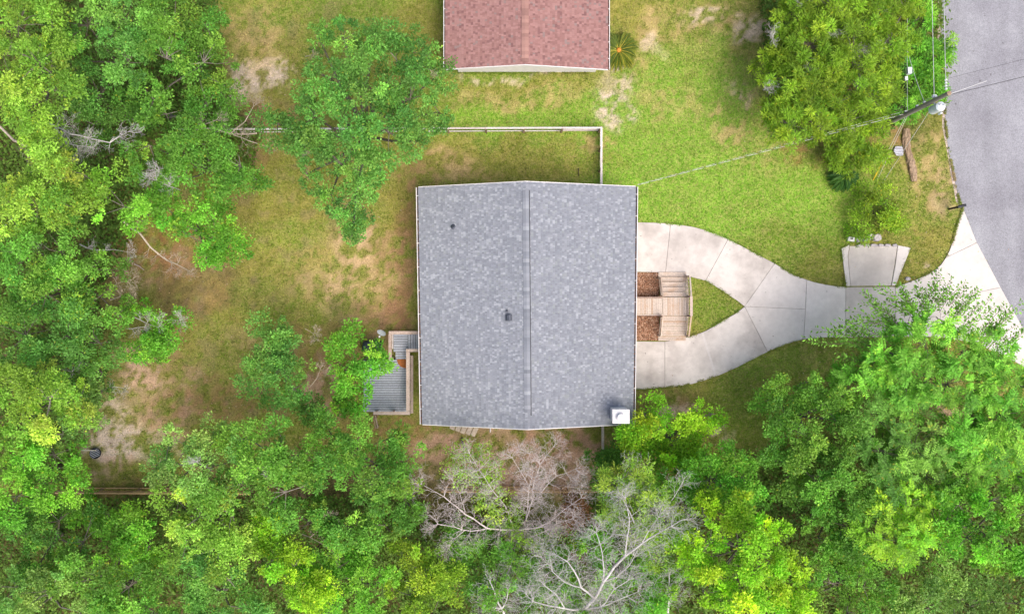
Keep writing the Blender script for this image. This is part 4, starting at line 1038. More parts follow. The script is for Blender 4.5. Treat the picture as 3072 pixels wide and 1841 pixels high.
T = {}
T['a'] = tree('tall yellow-green tree filling the top left corner of the photo', [(40,60,100,10.5),(120,50,70,9.5),(90,150,95,11),(30,190,80,10.5),(140,220,55,10),(60,270,85,10),(110,320,50,9)], 'yel')
T['b'] = tree('large dark green tree right of the corner tree at the top edge', [(210,60,85,7),(180,150,60,5),(300,50,80,8),(310,150,75,8.5),(240,230,70,6)], 'blue')
T['b2'] = tree('broad green tree at the top left bordering the sandy lawn patch', [(420,50,85,8),(500,60,65,7),(490,150,70,7.5),(400,140,75,8.5),(530,200,42,5.5),(370,240,60,7.5)], 'mid')
T['b3'] = tree('low dark green tree above the north fence on the left', [(500,255,65,5),(545,275,40,4.5),(400,275,60,5.5),(310,280,65,5.5),(225,300,50,4.5)], 'dark')
T['c'] = tree('yellow-green tree at the left edge below the bare white limbs', [(60,420,70,9.5),(130,430,75,10),(200,420,60,9.5),(90,500,85,10),(180,500,75,9.5),(30,500,60,9)], 'yel')
T['d'] = tree('green tree with loose branches hanging over the north fence, left of centre', [(360,350,55,7),(430,360,60,7.5),(510,350,60,7.5),(580,400,62,6.5),(530,440,60,6),(620,435,34,5),(450,430,65,7.5),(370,410,60,7.5)], 'mid')
T['e'] = tree('spreading green tree tip reaching into the west lawn', [(300,500,70,8.5),(390,490,60,8),(440,560,60,7.5),(520,560,62,7),(550,600,45,6),(500,635,38,5.5),(470,510,55,7)], 'fresh')
T['f'] = tree('big leafy green tree at the left edge beside the brown dirt', [(60,620,90,9.5),(150,610,80,9.5),(220,650,65,8),(110,710,85,9),(220,730,65,7.5),(30,730,60,9),(280,760,48,6.5)], 'mid')
T['f2'] = tree('dark green tree at the left edge above the sandy path', [(60,810,85,8),(160,810,80,8),(240,830,60,6.5),(120,890,75,7.5),(245,900,50,6)], 'blue')
T['g'] = tree('small round bright green tree standing alone in the west lawn', [(345,760,36,3.6),(360,815,52,4.4),(415,820,50,4.4),(390,850,45,4),(330,840,30,3.6)], 'fresh', trunk_r=.1)
T['h'] = tree('yellow-green tree at the left edge lower down', [(40,930,80,9.5),(120,960,80,9.5),(60,1020,70,9),(190,970,60,8)], 'yel')
T['h2'] = tree('bluish green tree beside the pale sand in the south-west', [(205,930,62,6.5),(200,1010,55,6),(150,1050,50,6.5),(250,940,40,5)], 'pale')
T['i'] = tree('fresh green tree at the left edge beside the fire pit', [(50,1110,75,8),(130,1100,65,7.5),(180,1120,48,6),(110,1170,65,7),(40,1200,65,8)], 'fresh')
T['j'] = tree('large leafy tree between the grey house and the pink-roofed house', [(770,90,50,7),(830,95,62,8),(900,110,62,8),(960,160,60,8.5),(1030,130,55,7.5),(1050,190,40,7),(800,190,75,9.5),(890,210,80,10),(990,240,75,9.5),(1060,270,38,7.5),(760,280,65,9),(840,300,80,10),(940,320,75,9.5),(670,300,55,7.5),(720,350,60,8),(1010,340,45,8),(740,420,52,7.5),(830,400,75,9),(920,410,55,8),(860,480,58,7.5),(800,470,45,7),(855,540,32,5.5),(850,570,16,4.8)], 'blue', trunk_r=.24, base=(880,330))
T['k'] = tree('two-lobed green tree in the yard west of the back deck', [(660,800,46,5),(690,825,35,4.8),(620,890,50,5),(680,880,60,5.6),(640,940,52,5),(710,940,50,5),(730,985,40,4.6)], 'blue', trunk_r=.12)
T['l'] = tree('young bright green tree overhanging the grey back deck', [(840,830,42,4.2),(880,870,48,4.6),(835,890,42,4.4),(910,905,40,4.2),(850,940,42,4),(860,985,36,3.6)], 'fresh', dens=.85, lsz=.14, trunk_r=.08, base=(845,900))
T['m1'] = tree('pale green tree right of the south-west clearing', [(400,1110,45,6.5),(450,1080,58,7.5),(510,1070,50,7.5),(430,1160,55,7),(500,1150,65,8.5),(560,1110,50,8)], 'pale', base=(510,1130))
T['m2'] = tree('green tree below the two-lobed yard tree, south of the west lawn', [(600,1060,62,8.5),(680,1060,62,8.5),(650,1130,75,9.5),(730,1100,55,8),(580,1170,60,9),(690,1190,70,9)], 'mid')
T['m3'] = tree('dark green tree against the south-west corner of the grey house', [(800,1050,60,6.5),(860,1080,70,7),(940,1060,58,6),(980,1120,58,6.5),(790,1130,65,7.5),(890,1160,75,7.5),(980,1190,60,6.5),(1010,1250,40,6)], 'mid', bark=BARK[1])
T['m4'] = tree('pale yellow-green tree in the wood below the south-west fence', [(430,1210,55,8),(480,1250,65,9),(560,1240,65,9),(450,1310,55,8.5),(530,1320,70,9),(600,1310,50,8)], 'yel', dens=.9)
T['n1'] = tree('dark green tree in the bottom left corner wood', [(60,1290,70,5.5),(140,1260,60,5.5),(200,1310,65,6),(90,1370,60,5)], 'dark')
T['n2'] = tree('green tree just below the tan south-west fence', [(250,1250,50,4),(320,1270,62,5.5),(290,1330,70,6),(360,1320,55,6),(210,1230,45,3.5)], 'fresh')
T['n3'] = tree('grey-green tree at the very bottom left corner', [(40,1420,70,7.5),(120,1430,65,7),(50,1484,60,7),(190,1480,55,6)], 'pale')
T['n4'] = tree('green tree at the bottom edge left of the yellow-lime vine tree', [(220,1400,70,6.5),(310,1420,70,7),(380,1390,55,6),(280,1480,65,6.5),(370,1480,60,6.5),(160,1360,40,5)], 'mid')
T['o1'] = tree('dark tree in the bottom wood left of the yellow-lime vine tree', [(470,1400,65,6),(550,1400,60,6.5),(500,1470,65,6),(590,1470,55,6)], 'blue')
T['o2'] = tree('yellow-lime vine-covered tree leaning through the bottom wood', [(650,1270,38,8),(655,1310,30,8),(670,1350,42,8.5),(710,1370,52,8.5),(740,1390,42,8),(770,1430,42,8),(730,1420,35,8)], 'lime', dens=1.1, base=(690,1330))
T['o3'] = tree('bright green tree at the bottom edge left of the bare trees', [(820,1370,58,6.5),(880,1350,50,6),(860,1430,65,7),(930,1400,45,6),(790,1480,55,6.5),(900,1480,50,6.5)], 'fresh')
T['o4'] = tree('mid green tree in the wood between the vine tree and the bare trees', [(740,1270,62,6.5),(810,1250,62,7),(770,1320,55,6),(870,1290,55,6.5),(930,1270,50,6),(700,1240,45,7)], 'mid')
T['o5'] = tree('yellow-green tree at the bottom edge under the dead trees', [(980,1350,50,5.5),(1030,1390,55,6),(990,1440,55,6),(1060,1450,50,6),(1080,1340,40,5)], 'olive')
T['o6'] = tree('low green thicket tree below the bare pinkish tree', [(1140,1370,55,4.5),(1200,1400,55,5),(1160,1450,60,5),(1250,1370,45,4.5),(1250,1450,50,5),(1320,1330,45,4),(1090,1290,40,4),(1130,1320,40,4),(1200,1340,40,4),(1290,1410,45,5),(1150,1300,30,3),(1220,1290,34,3)], 'mid')
T['o7'] = tree('small green tree at the bottom edge behind the white dead tree', [(1360,1380,50,5),(1430,1330,50,5),(1500,1370,50,5),(1380,1460,50,5),(1560,1420,50,5.5),(1590,1340,50,5),(1450,1260,45,4),(1400,1300,40,4),(1480,1440,50,5.5),(1620,1450,45,6),(1640,1380,40,6),(1530,1480,50,5.5)], 'fresh')
T['p'] = tree('small dark green bush beside the fence near the chimney', [(1460,1105,34,2.6),(1450,1150,30,2.6),(1490,1090,22,2.2)], 'dark', name='bush', cat='bush', trunk_r=.05)
T['q'] = tree('bright green tree next to the white chimney', [(1560,1000,40,3.5),(1590,1040,44,4.0),(1550,1070,36,3.5),(1640,1060,44,4.0),(1690,1030,42,3.5),(1720,1000,36,3.1),(1600,1110,44,4.0),(1680,1090,36,3.5),(1540,1040,34,3.5),(1570,1140,40,3.5),(1650,1120,40,4.0)], 'lime', lsz=.13)
T['r'] = tree('wispy pale green half-bare tree right of the dead trees', [(1480,1170,50,6.5),(1540,1150,45,7),(1500,1230,48,7),(1580,1210,55,7.5),(1620,1270,50,7.5),(1560,1290,45,7),(1590,1350,40,7)], 'yel', 'feather', .8, .15)
T['s'] = tree('medium green tree between the chimney tree and the lime tree', [(1640,1150,48,6),(1710,1130,50,6.5),(1780,1110,48,6),(1800,1150,42,6),(1720,1180,48,6.5),(1620,1200,50,6.5),(1680,1200,45,6.5),(1780,1180,42,6.5),(1830,1200,38,6)], 'fresh')
T['t'] = tree('vivid yellow-lime tree in the lower right wood', [(1700,1240,52,8),(1780,1230,55,8.5),(1850,1270,52,8),(1720,1310,62,9),(1810,1320,65,9.5),(1890,1330,48,8),(1740,1390,62,9),(1830,1400,65,9.5),(1920,1350,34,7.5),(1780,1460,60,9),(1870,1450,48,8.5),(1690,1350,45,8.5),(1920,1420,45,7),(1660,1290,42,7.5),(1700,1430,48,8.5),(1900,1480,45,7.5)], 'lime', lsz=.135, base=(1790,1300))
T['u1'] = tree('feathery compound-leaf tree reaching over the driveway', [(2150,850,48,6.8),(2240,830,52,7),(2330,850,55,6.8),(2420,870,50,6.5),(2100,890,46,6.2),(2190,920,62,7),(2290,930,65,7.2),(2390,930,62,7),(2460,930,40,6.5),(2200,780,34,6.6),(2270,770,34,6.6),(2060,920,36,5.8)], 'fresh', 'pinnate', 1.6, .19, trunk_r=.09, base=(2230,960))
def sprays(t, rows, pal, lsz, n=5):
    '''long leafy shoots: (x0,y0,z0) -> (x1,y1,z1) in full-view pixels, leaves along them'''
    base, alt = np.array(PAL[pal][0]), np.array(PAL[pal][1]); P, A, Nn, L, Cc, S = [], [], [], [], [], []
    for x0, y0, z0, x1, y1, z1 in rows:
        a, c = fv(x0, y0, z0), fv(x1, y1, z1)
        for q in range(n):
            a2 = a+Vector((rng.uniform(-.25, .25), rng.uniform(-.25, .25), rng.uniform(-.3, .2))); f0 = rng.uniform(.0, .5) if q else 0
            st = a2.lerp(c, f0); en = a2.lerp(c, rng.uniform(.7, 1.0) if q else 1.0)+(Vector((rng.uniform(-.6, .6), rng.uniform(-.6, .6), rng.uniform(-.3, .1))) if q else Vector((0, 0, 0)))
            d = en-st; ln = d.length; d = d.normalized(); s2 = d.cross(Vector((0, 0, 1))).normalized(); m = max(3, int(ln/.075)); bow = s2*rng.uniform(-.22, .22)*ln+Vector((0, 0, .12*ln))
            pt = lambda u: st.lerp(en, u)+bow*(u*(1-u)*2)
            S += [(*pt(k/4), *pt((k+1)/4), .014-.002*k, .012-.002*k) for k in range(4)]
            cl = (base*.6+alt*.4)*rng.uniform(.6, 1.25)
            for j in range(m):
                if rng.random() < .15: continue
                u = (j+rng.random())/m; sg = 1 if j % 2 else -1; p = pt(u)+s2*sg*rng.uniform(0, .10)+Vector((0, 0, rng.uniform(-.08, .08)))
                P.append(tuple(p)); v = d*rng.uniform(.2, .9)+s2*sg*rng.uniform(.3, 1.0)+Vector((0, 0, rng.uniform(-.5, .3))); A.append(tuple(v)); Nn.append((rng.uniform(-.7, .7), rng.uniform(-.7, .7), 1)); L.append(lsz*rng.uniform(.7, 1.3)); Cc.append(cl*rng.uniform(.6, 1.4)*LEAFGAIN[0])
    L = np.array(L); leaf_mesh('leafy_shoots', np.array(P), np.array(A), np.array(Nn), L, L*.5, np.array(Cc), t); wood('shoot_stems', S, t, (.22, .17, .12))
sprays(T['u1'], [(2160,830,6.4,2030,790,5.6),(2150,820,6.4,2000,800,5.5),(2140,860,6.4,1960,795,5.4),(2170,800,6.5,2040,745,5.6),(2180,790,6.5,2080,705,5.7),(2200,770,6.5,2120,690,5.8),(2220,770,6.6,2170,680,5.9),(2240,760,6.6,2210,665,5.9),(2250,760,6.6,2255,660,5.9),(2270,760,6.6,2300,665,5.9),(2280,760,6.6,2340,680,5.9),(2300,780,6.6,2370,710,5.8),(2320,800,6.6,2400,715,5.8),(2340,820,6.6,2440,755,5.8),(2360,830,6.6,2470,745,5.8),(2250,740,6.6,2290,700,6.2),(2200,750,6.6,2190,710,6.2),(2300,770,6.6,2330,740,6.2),(2400,840,6.4,2480,800,5.8),(2230,750,6.6,2240,700,6.2),(2180,800,6.4,2110,760,6),(2130,850,6.3,2060,820,5.8),(2120,880,6.2,2020,850,5.6)], 'mid', .20, 5)
T['u2'] = tree('dark glossy tree on the right, west of the driveway-side tree', [(1870,960,40,4.5),(1930,930,50,5),(1900,1000,60,5.5),(1990,980,60,6),(1960,1060,62,6.5),(1880,1070,48,5.5),(2050,950,48,5.5),(2060,1040,58,6.5),(1910,1120,48,5.5)], 'mid', lsz=.13)
T['u3'] = tree('green tree below the driveway-side tree', [(2120,1010,60,6.5),(2190,1010,55,6.5),(2130,1090,65,7.2),(2210,1080,60,7),(2150,1160,58,7),(2240,1150,52,6.5)], 'mid', 'pinnate', 1.2, .18)
T['u4'] = tree('lush green tree at the right edge below the driveway', [(2350,1010,52,6.5),(2420,1000,58,7),(2460,1060,55,7),(2330,1080,58,7),(2400,1100,60,7.5),(2460,1150,52,7),(2330,1150,55,7)], 'fresh', 'pinnate', 1.2, .19)
T['u5'] = tree('dark green tree in the right wood beside the brown hollow', [(1960,1150,50,6.5),(2020,1140,58,7),(1990,1210,60,7),(2070,1200,62,7.5),(2040,1270,55,7),(1960,1250,40,6),(2100,1130,42,6.5),(1930,1190,36,6),(1980,1300,45,6)], 'mid', lsz=.13)
T['u6'] = tree('bright yellow-green compound-leaf tree in the right wood', [(2130,1230,52,7.5),(2190,1220,48,7.5),(2120,1290,58,8),(2190,1290,55,8),(2250,1230,42,7),(2170,1350,50,7.5)], 'lime', 'pinnate', 1.2, .19)
T['u7'] = tree('large green tree at the right edge in the lower wood', [(2320,1220,58,8),(2400,1210,60,8.5),(2460,1250,52,8),(2340,1300,62,8.5),(2420,1310,60,8.5),(2460,1370,50,8),(2290,1260,40,7.5),(2390,1380,48,8)], 'fresh', lsz=.13)
T['u8'] = tree('shaded green tree at the bottom edge of the right wood', [(2000,1330,48,6),(2060,1340,55,6.5),(2010,1410,58,6.5),(2090,1420,58,6.5),(1960,1440,45,6),(2050,1480,58,6.5),(2140,1400,42,6)], 'mid')
T['u9'] = tree('pale green tree in the bottom right corner', [(2180,1430,55,7),(2250,1440,58,7.5),(2330,1430,52,7),(2400,1450,58,7.5),(2460,1460,48,7),(2200,1484,50,7),(2310,1484,52,7)], 'pale')
# the feathery evergreen by the road
T['v1'] = tree('feathery olive-green evergreen beside the lawn at the top right', [(1930,30,60,4.5),(1880,110,50,4),(1960,110,65,5.2),(1860,180,40,3.5),(1920,190,60,5),(1880,250,48,4.2),(1960,250,58,4.8),(1910,300,52,4.4),(1870,300,32,3.4),(1980,310,45,2.6),(2000,190,55,5)], 'olive', 'feather', 1.35, .16)
T['v2'] = tree('feathery yellow-green evergreen by the road at the top right', [(2020,30,62,5.2),(2110,30,60,5),(2060,120,65,5.4),(2150,110,58,4.6),(2080,220,65,5.2),(2140,200,45,3.6),(2050,295,55,2.3),(2110,300,45,1.9),(2190,20,45,3.2)], 'olive', 'feather', 1.35, .16)
T['v3'] = tree('bright green shrub mass under the overhead wires at the road edge', [(2230,40,40,1.6),(2220,110,40,1.7),(2190,170,36,1.5),(2240,180,40,1.6),(2270,130,34,1.6),(2210,240,38,1.4),(2250,235,30,1.3),(2290,130,15,1.3),(2170,265,32,1.3)], 'fresh', 'feather', 1.0, .17, name='shrub', cat='shrub', trunk_r=.06)
T['v4'] = tree('low feathery bush on the lawn below the utility pole', [(2020,370,36,1.5),(2070,360,42,2.0),(2110,380,36,1.6),(2060,400,32,1.4)], 'olive', 'feather', 1.0, .18, name='bush', cat='bush', trunk_r=.06)
T['v5'] = tree('low yellow-green weedy bush above the concrete pad', [(2100,470,40,.8),(2140,490,38,.8),(2090,520,40,.8),(2130,540,38,.75),(2070,545,26,.6),(2160,530,26,.6)], 'olive', 'oval', .9, .11, name='bush', cat='bush', trunk_r=.03)
# sago palms
def sago(label, x, y, R, n, cols, cone=True):
    q = at(x, y); t = thing('sago_palm', q, label, 'palm')
    b = MB(); b.lathe(q, [(.16,0), (.19,.2), (.17,.4), (.1,.5)], 12); b.build('trunk', M['post'], t)
    for k in range(n):
        a = 2*math.pi*k/n+rng.uniform(-.08, .08); L = R*rng.uniform(.82, 1.05); el = rng.uniform(.1, .9) if k % 2 else rng.uniform(0, .45)
        P, A, Nn, Ls, Ws = [], [], [], [], []
        d = Vector((math.cos(a), math.sin(a), 0)); s = Vector((-d.y, d.x, 0)); m = 26; rach = []
        for j in range(m):
            u = (j+1)/m; p = q+d*(L*u)+Vector((0, 0, .48+el*.55*math.sin(u*2.4)-.42*u*u)); rach.append(p)
            ll = .21*math.sin(math.pi*min(1, .12+u*.86))+.03
            for sg in (-1, 1):
                P.append(p); A.append(d*.75+s*sg*.8+Vector((0, 0, .35))); Nn.append((rng.uniform(-.2, .2), rng.uniform(-.2, .2), 1)); Ls.append(ll); Ws.append(.048)
        c = np.array(cols[rng.integers(3)])[None]*rng.uniform(.8, 1.2, (len(P), 1))
        fo = leaf_mesh('frond', np.array(P), np.array([tuple(v) for v in A]), np.array(Nn), np.array(Ls), np.array(Ws), c, t)
        b = MB(); b.tube([q+Vector((0, 0, .45))]+rach[::5]+[rach[-1]], .022, 4, col=np.array(cols[-1])); b.build('rachis', M['leaf'], fo)
    if cone:
        b = MB(); b.lathe(q+Vector((0, 0, .45)), [(.08,0), (.15,.06), (.16,.12), (.12,.18), (.04,.22)], 18); b.build('cone', M['cone'], t, True)
    return t
sago("spiky sago palm with orange centre beside the neighbour's pink roof", 1853, 159, 1.28, 46, [(.14,.21,.025), (.22,.27,.035), (.11,.17,.022), (.60,.52,.08)])
sago('dark green spiky sago palm on the lawn below the evergreens', 2522, 534, 1.0, 34, [(.05,.15,.03), (.07,.18,.03), (.06,.16,.03), (.15,.30,.05)], False)

# bare trees
da = thing('dead_tree', at(1549,1592), 'bare pinkish-grey dead tree with green vines south of the house', 'tree')
def m2(pts): return [(1024+x/2.419, 1228+y/2.419, z, r) for x, y, z, r in pts]
S = limbs([m2(p) for p in (
 [(1280,900,0,.18),(1275,890,3,.15),(1270,875,4.2,.13)],
 [(1270,875,4.2,.11),(1160,870,4.6,.09),(1060,860,5,.08),(900,760,5.6,.07),(790,670,6,.05),(690,600,6.3,.035),(580,540,6.5,.02)],
 [(1060,860,5,.06),(940,880,5.6,.045),(820,850,6,.035),(700,830,6.2,.02)],[(900,870,5.6,.04),(830,930,6,.03),(790,980,6.2,.015)],
 [(1270,875,4.2,.11),(1400,860,4.8,.08),(1500,820,5.3,.06),(1600,740,5.8,.045),(1740,640,6.2,.02)],
 [(1400,860,4.8,.06),(1560,830,5.4,.045),(1680,790,5.9,.02)],
 [(1340,800,4.6,.07),(1390,650,5.5,.055),(1400,520,6,.045),(1440,400,6.4,.035),(1490,330,6.5,.022),(1540,270,6.6,.012)],
 [(1340,800,4.6,.06),(1360,600,5.5,.045),(1385,440,6.2,.03),(1365,320,6.5,.012)],
 [(1360,700,5,.05),(1450,600,5.6,.04),(1560,480,6.1,.03),(1700,430,6.3,.015)],
 [(1360,560,5.6,.04),(1300,450,6.1,.03),(1240,350,6.4,.014)],
 [(1240,830,4.6,.07),(1190,700,5.4,.05),(1100,590,5.9,.04),(1000,440,6.3,.028),(930,320,6.5,.012)],
 [(1000,440,6.2,.02),(900,430,6.3,.012)],[(900,740,5.6,.04),(860,610,6.0,.03),(810,520,6.2,.015)],
 [(1280,900,3.5,.05),(1260,1000,4.5,.035),(1230,1130,5,.015)],[(1280,920,4,.05),(1390,920,5,.035),(1480,880,5.5,.02)])], .72, 2, 4.2, .0155)
S = [(*q[:6], q[6]*(.55 if q[6] > .02 else 1), q[7]*(.55 if q[7] > .02 else 1)) for q in S]
wood('trunk', S, da, (.62,.55,.53), 4)
vl = [(x, y, r, z) for x, y, r, z in ((1120,1095,24,5.6),(1160,1085,22,5.6),(1185,1130,20,5.4),(1140,1150,16,5.2),(1090,1165,30,5.6),(1175,1170,26,5.2),(1200,1200,28,5.2),(1235,1230,20,4.9),(1160,1215,18,4.9),(1190,1250,20,4.6),(1235,1270,18,4.6),(1260,1290,22,4.4),(1290,1310,22,4.2))]
P, A, Nn, L, W, Cc, _ = crown_leaves([(fv(x, y, z), r*C*(H-z)/F) for x, y, r, z in vl], 'yel', 'oval', .30, .12)
leaf_mesh('vine_leaves', P, A, Nn, L, W, Cc, da)
P, A, Nn, L, W, Cc, _ = crown_leaves([(fv(1385,1225+k*9,4.6), .55) for k in range(3)]+[(fv(1360+k*14,1310,3.6), .4) for k in range(3)], 'dark', 'oval', .45, .12)
leaf_mesh('dry_leaves', P, A, Nn, L, W, np.array([[.26,.13,.06]])*rng.uniform(.6, 1.3, (len(P), 1)), da)
db = thing('dead_tree', at(1700,1790), 'large white-grey dead tree with forked limbs at the bottom edge', 'tree')
S = limbs([m2(p) for p in (
 [(1640,1330,0,.24),(1700,1420,4,.2),(1760,1450,6,.19)],
 [(1760,1450,6,.18),(1840,1370,6.8,.16),(1900,1250,7.4,.15),(1980,1140,7.9,.13),(2060,1060,8.3,.12),(2180,970,8.8,.09),(2310,890,9.2,.06),(2470,800,9.5,.03)],
 [(2060,1060,8.3,.08),(2075,920,8.7,.06),(2090,790,9,.04),(2060,640,9.2,.02)],
 [(2180,970,8.8,.06),(2230,880,9.1,.04),(2300,780,9.3,.02)],
 [(1840,1370,6.8,.12),(1740,1290,7.3,.09),(1690,1170,7.8,.07),(1640,1100,8.1,.05),(1570,1060,8.3,.025)],
 [(1740,1290,7.3,.06),(1620,1250,7.7,.05),(1530,1170,8,.035),(1450,1070,8.3,.015)],
 [(1900,1250,7.4,.08),(1900,1100,7.9,.06),(1880,980,8.3,.045),(1850,890,8.6,.02)],
 [(1900,1250,7.4,.08),(2000,1210,7.8,.06),(2090,1130,8.1,.045),(2130,1060,8.3,.02)],
 [(1760,1450,6,.12),(1620,1440,6.8,.09),(1500,1420,7.3,.07),(1390,1390,7.6,.04),(1350,1350,7.8,.02)],
 [(1760,1450,6,.12),(1880,1430,6.8,.09),(2000,1380,7.3,.06),(2150,1320,7.7,.02)],
 [(1880,1430,6.8,.07),(1980,1300,7.4,.05),(2080,1240,7.8,.02)],[(1760,1450,6,.10),(1850,1520,6.8,.08),(1980,1490,7.3,.04)],
 [(1620,1440,6.8,.06),(1560,1340,7.4,.045),(1480,1280,7.8,.02)],[(1760,1470,6,.10),(1640,1530,6.5,.07),(1480,1500,7,.04)])], .9, 2, 3.6, .0155)
S = [(*q[:6], q[6]*(.56 if q[6] > .02 else .95), q[7]*(.56 if q[7] > .02 else .95)) for q in S]
wood('trunk', S, db, (.58,.56,.545), 5)
dc = thing('dead_tree', at(1478,1800), 'small white bare tree at the bottom edge left of the big dead one', 'tree')
wood('trunk', limbs([m2(p) for p in ([(1180,1380,0,.1),(1180,1480,3,.08),(1165,1440,4.5,.06),(1120,1350,5.4,.045),(1080,1250,6,.02)],[(1165,1440,4.5,.05),(1080,1430,5.2,.035),(1010,1410,5.6,.015)],[(1165,1440,4.5,.05),(1200,1380,5.3,.03),(1210,1310,5.8,.015)])], .8, 2, 1.5, .016), dc, (.60,.58,.57), 4)
dd_ = thing('dead_tree', at(2030,1800), 'small bare white snag left of the lime tree at the bottom edge', 'tree')
wood('trunk', limbs([m2(p) for p in ([(2330,1380,0,.1),(2370,1470,4,.07),(2375,1380,5.5,.055),(2390,1290,6.3,.04),(2380,1200,6.8,.02)],[(2375,1380,5.5,.045),(2310,1310,6.2,.03),(2270,1270,6.6,.015)],[(2375,1380,5.5,.045),(2430,1310,6.3,.025),(2460,1260,6.6,.012)])], .8, 2, 1.3, .016), dd_, (.58,.56,.54), 4)
# dead limbs inside the live trees (photo pixels)
GREY = (.60,.565,.56); TANB = (.50,.42,.34)
bare(T['c'], [[(150,370,7,.05),(210,402,7.6,.04),(290,420,8,.03),(330,428,8.2,.025),(385,395,8.4,.012)],[(165,380,7,.04),(200,430,7.6,.03),(260,440,8,.02)],[(190,395,7.2,.03),(230,450,7.8,.015)]], GREY, twig=.7, per=2.2)
bare(T['d'], [[(770,400,4,.05),(690,402,5.2,.045),(640,385,5.6,.04),(580,390,6,.035),(650,360,6.4,.02)],[(690,402,5.2,.03),(735,365,5.8,.025),(760,320,6,.012)],[(700,405,5.2,.03),(770,430,5.6,.02),(800,440,5.8,.01)]], TANB, twig=.6, per=1.1)
bare(T['d'], [[(530,575,7,.03),(500,540,8,.025),(480,520,8.4,.012)],[(540,570,7,.03),(510,560,8,.02),(470,540,8.4,.01)]], GREY, twig=.6, per=2.6)
bare(T['e'], [[(370,664,6,.06),(420,700,6.1,.055),(450,740,6.1,.05),(500,780,6,.04),(560,808,5.9,.015)],[(490,770,6,.03),(515,790,6.2,.02),(530,805,6.3,.01)]], TANB, twig=.5, per=.9)
bare(T['f'], [[(240,733,6,.04),(290,750,6.4,.035),(340,748,6.6,.02),(380,755,6.7,.01)]], GREY, twig=.5, per=1.2)
bare(T['f'], [[(330,870,4.5,.03),(350,850,5,.02),(390,840,5.2,.01)],[(330,900,4.5,.03),(360,890,5,.02),(385,885,5.2,.01)]], TANB, twig=.6, per=2.8)
bare(T['g'], [[(400,950,3.8,.03),(440,970,4.6,.02),(470,980,4.8,.01)],[(380,985,3.8,.03),(430,980,4.6,.02)],[(490,960,4.2,.02),(540,960,4.8,.01)]], GREY, twig=.5, per=2.0)
bare(T['f2'], [[(150,1135,6,.06),(165,1160,6.5,.05),(178,1180,6.8,.04)],[(175,1105,6.5,.03),(215,1115,7,.02),(235,1100,7.1,.01)],[(310,1165,4.5,.025),(345,1160,5,.015),(365,1162,5.1,.008)]], GREY, twig=.4, per=1.0)
bare(T['a'], [[(0,380,6,.07),(40,420,6.5,.07),(85,440,7,.06),(92,470,6,.06)],[(0,120,9.5,.05),(30,145,10,.03)]], TANB, twig=.5, per=.6)
bare(T['f'], [[(5,685,7.5,.04),(50,645,8,.03),(75,675,7.6,.04),(80,715,6.5,.05)]], GREY, twig=.6, per=1.0)
bare(T['k'], [[(930,1160,4,.025),(950,1135,4.6,.018),(960,1110,4.9,.008)],[(915,985,4.5,.02),(940,1000,5,.008)]], TANB, twig=.5, per=1.6)
bare(T['o4'], [[(870,1585,6,.04),(930,1610,6.6,.03),(985,1560,7,.015)],[(930,1610,6.6,.025),(990,1650,6.8,.01)]], TANB, twig=.6, per=1.2)
bare(T['m2'], [[(620,1400,9,.03),(590,1385,9.6,.02)],[(760,1430,9,.03),(790,1425,9.6,.015)]], GREY, twig=.4, per=1)
bare(T['r'], [[(1850,1500,5,.05),(1870,1430,6.6,.035),(1880,1400,7,.015)],[(1940,1640,6,.06),(1900,1560,7.6,.04),(1870,1500,8,.02)],[(1960,1600,6,.05),(2000,1520,7.6,.03),(2040,1460,8,.015)]], GREY, twig=.8, per=1.5)
bare(T['j'], [[(900,390,7.5,.03),(915,450,8.4,.02)],[(915,170,7.6,.02),(935,165,8,.01)],[(1160,145,8,.04),(1190,180,8.4,.02)],[(1250,190,7.8,.02),(1290,210,8,.01)],[(1085,1,6,.01),(1086,2,6,.01)]][:4], TANB, twig=.4, per=.6)
bare(T['v1'], [[(2390,30,4.5,.03),(2400,10,5.2,.012)],[(2310,130,4.2,.03),(2318,118,5,.012)],[(2290,270,4.4,.03),(2300,265,5,.012)],[(2480,75,4.8,.03),(2490,95,5.4,.012)]], GREY, twig=.5, per=3)
bare(T['v2'], [[(2540,130,5,.02),(2560,150,5.7,.01)],[(2600,110,5,.02),(2620,130,5.4,.01)],[(2480,160,5,.02),(2440,200,5.4,.01)]], GREY, twig=.5, per=2.5)
# a few fallen branches
for lab, x0, y0, x1, y1, r in (('short broken branch on the brown dirt under the west trees', 403,792, 432,810, .04), ('pale broken branch in the brown hollow of the right wood', 2334,1450, 2366,1428, .06), ('fallen pinkish log piece in the dark hollow at lower right', 2850,1727, 2902,1721, .08)):
    b = MB(); a, c = at(x0, y0, r+.02), at(x1, y1, r+.03); m = a.lerp(c, .5)+Vector((.03, .05, .02)); b.tube([a, m, c], [r, r*.9, r*.6], 7, col=np.array((.50,.40,.35)))
    tag(b.build('fallen_branch', M['bark'], None, False, a), lab, 'branch')

# ------------------------------------------------------------------ undergrowth in the woods and grass blades on the lawns
WOODS = [[(-60,-60),(530,-60),(545,250),(640,330),(620,420),(420,420),(330,560),(250,700),(250,900),(180,1080),(180,1160),(-60,1160)],
         [(-60,1195),(520,1195),(1010,1195),(1050,1260),(1400,1260),(1440,1180),(1560,1180),(1900,1080),(2540,1000),(2540,1560),(-60,1560)],
         [(1830,-60),(2260,-60),(2280,200),(2230,260),(2130,330),(1860,330)]]
n = 300000
ux, uy = rng.uniform(-40, 2520, n), rng.uniform(-40, 1530, n)
keep = np.zeros(n, dtype=bool)
for w in WOODS: keep |= inpoly(ux, uy, w)
keep &= fbm(ux/60, uy/60, 77, 4) > rng.uniform(.10, .40, n)
ux, uy = ux[keep], uy[keep]; n = len(ux)
hz = rng.uniform(.05, 1.0, n)**1.5*1.5
Pp = np.stack([(ux*C-1536)*H/F, -(uy*C-920.5)*H/F, hz], 1)
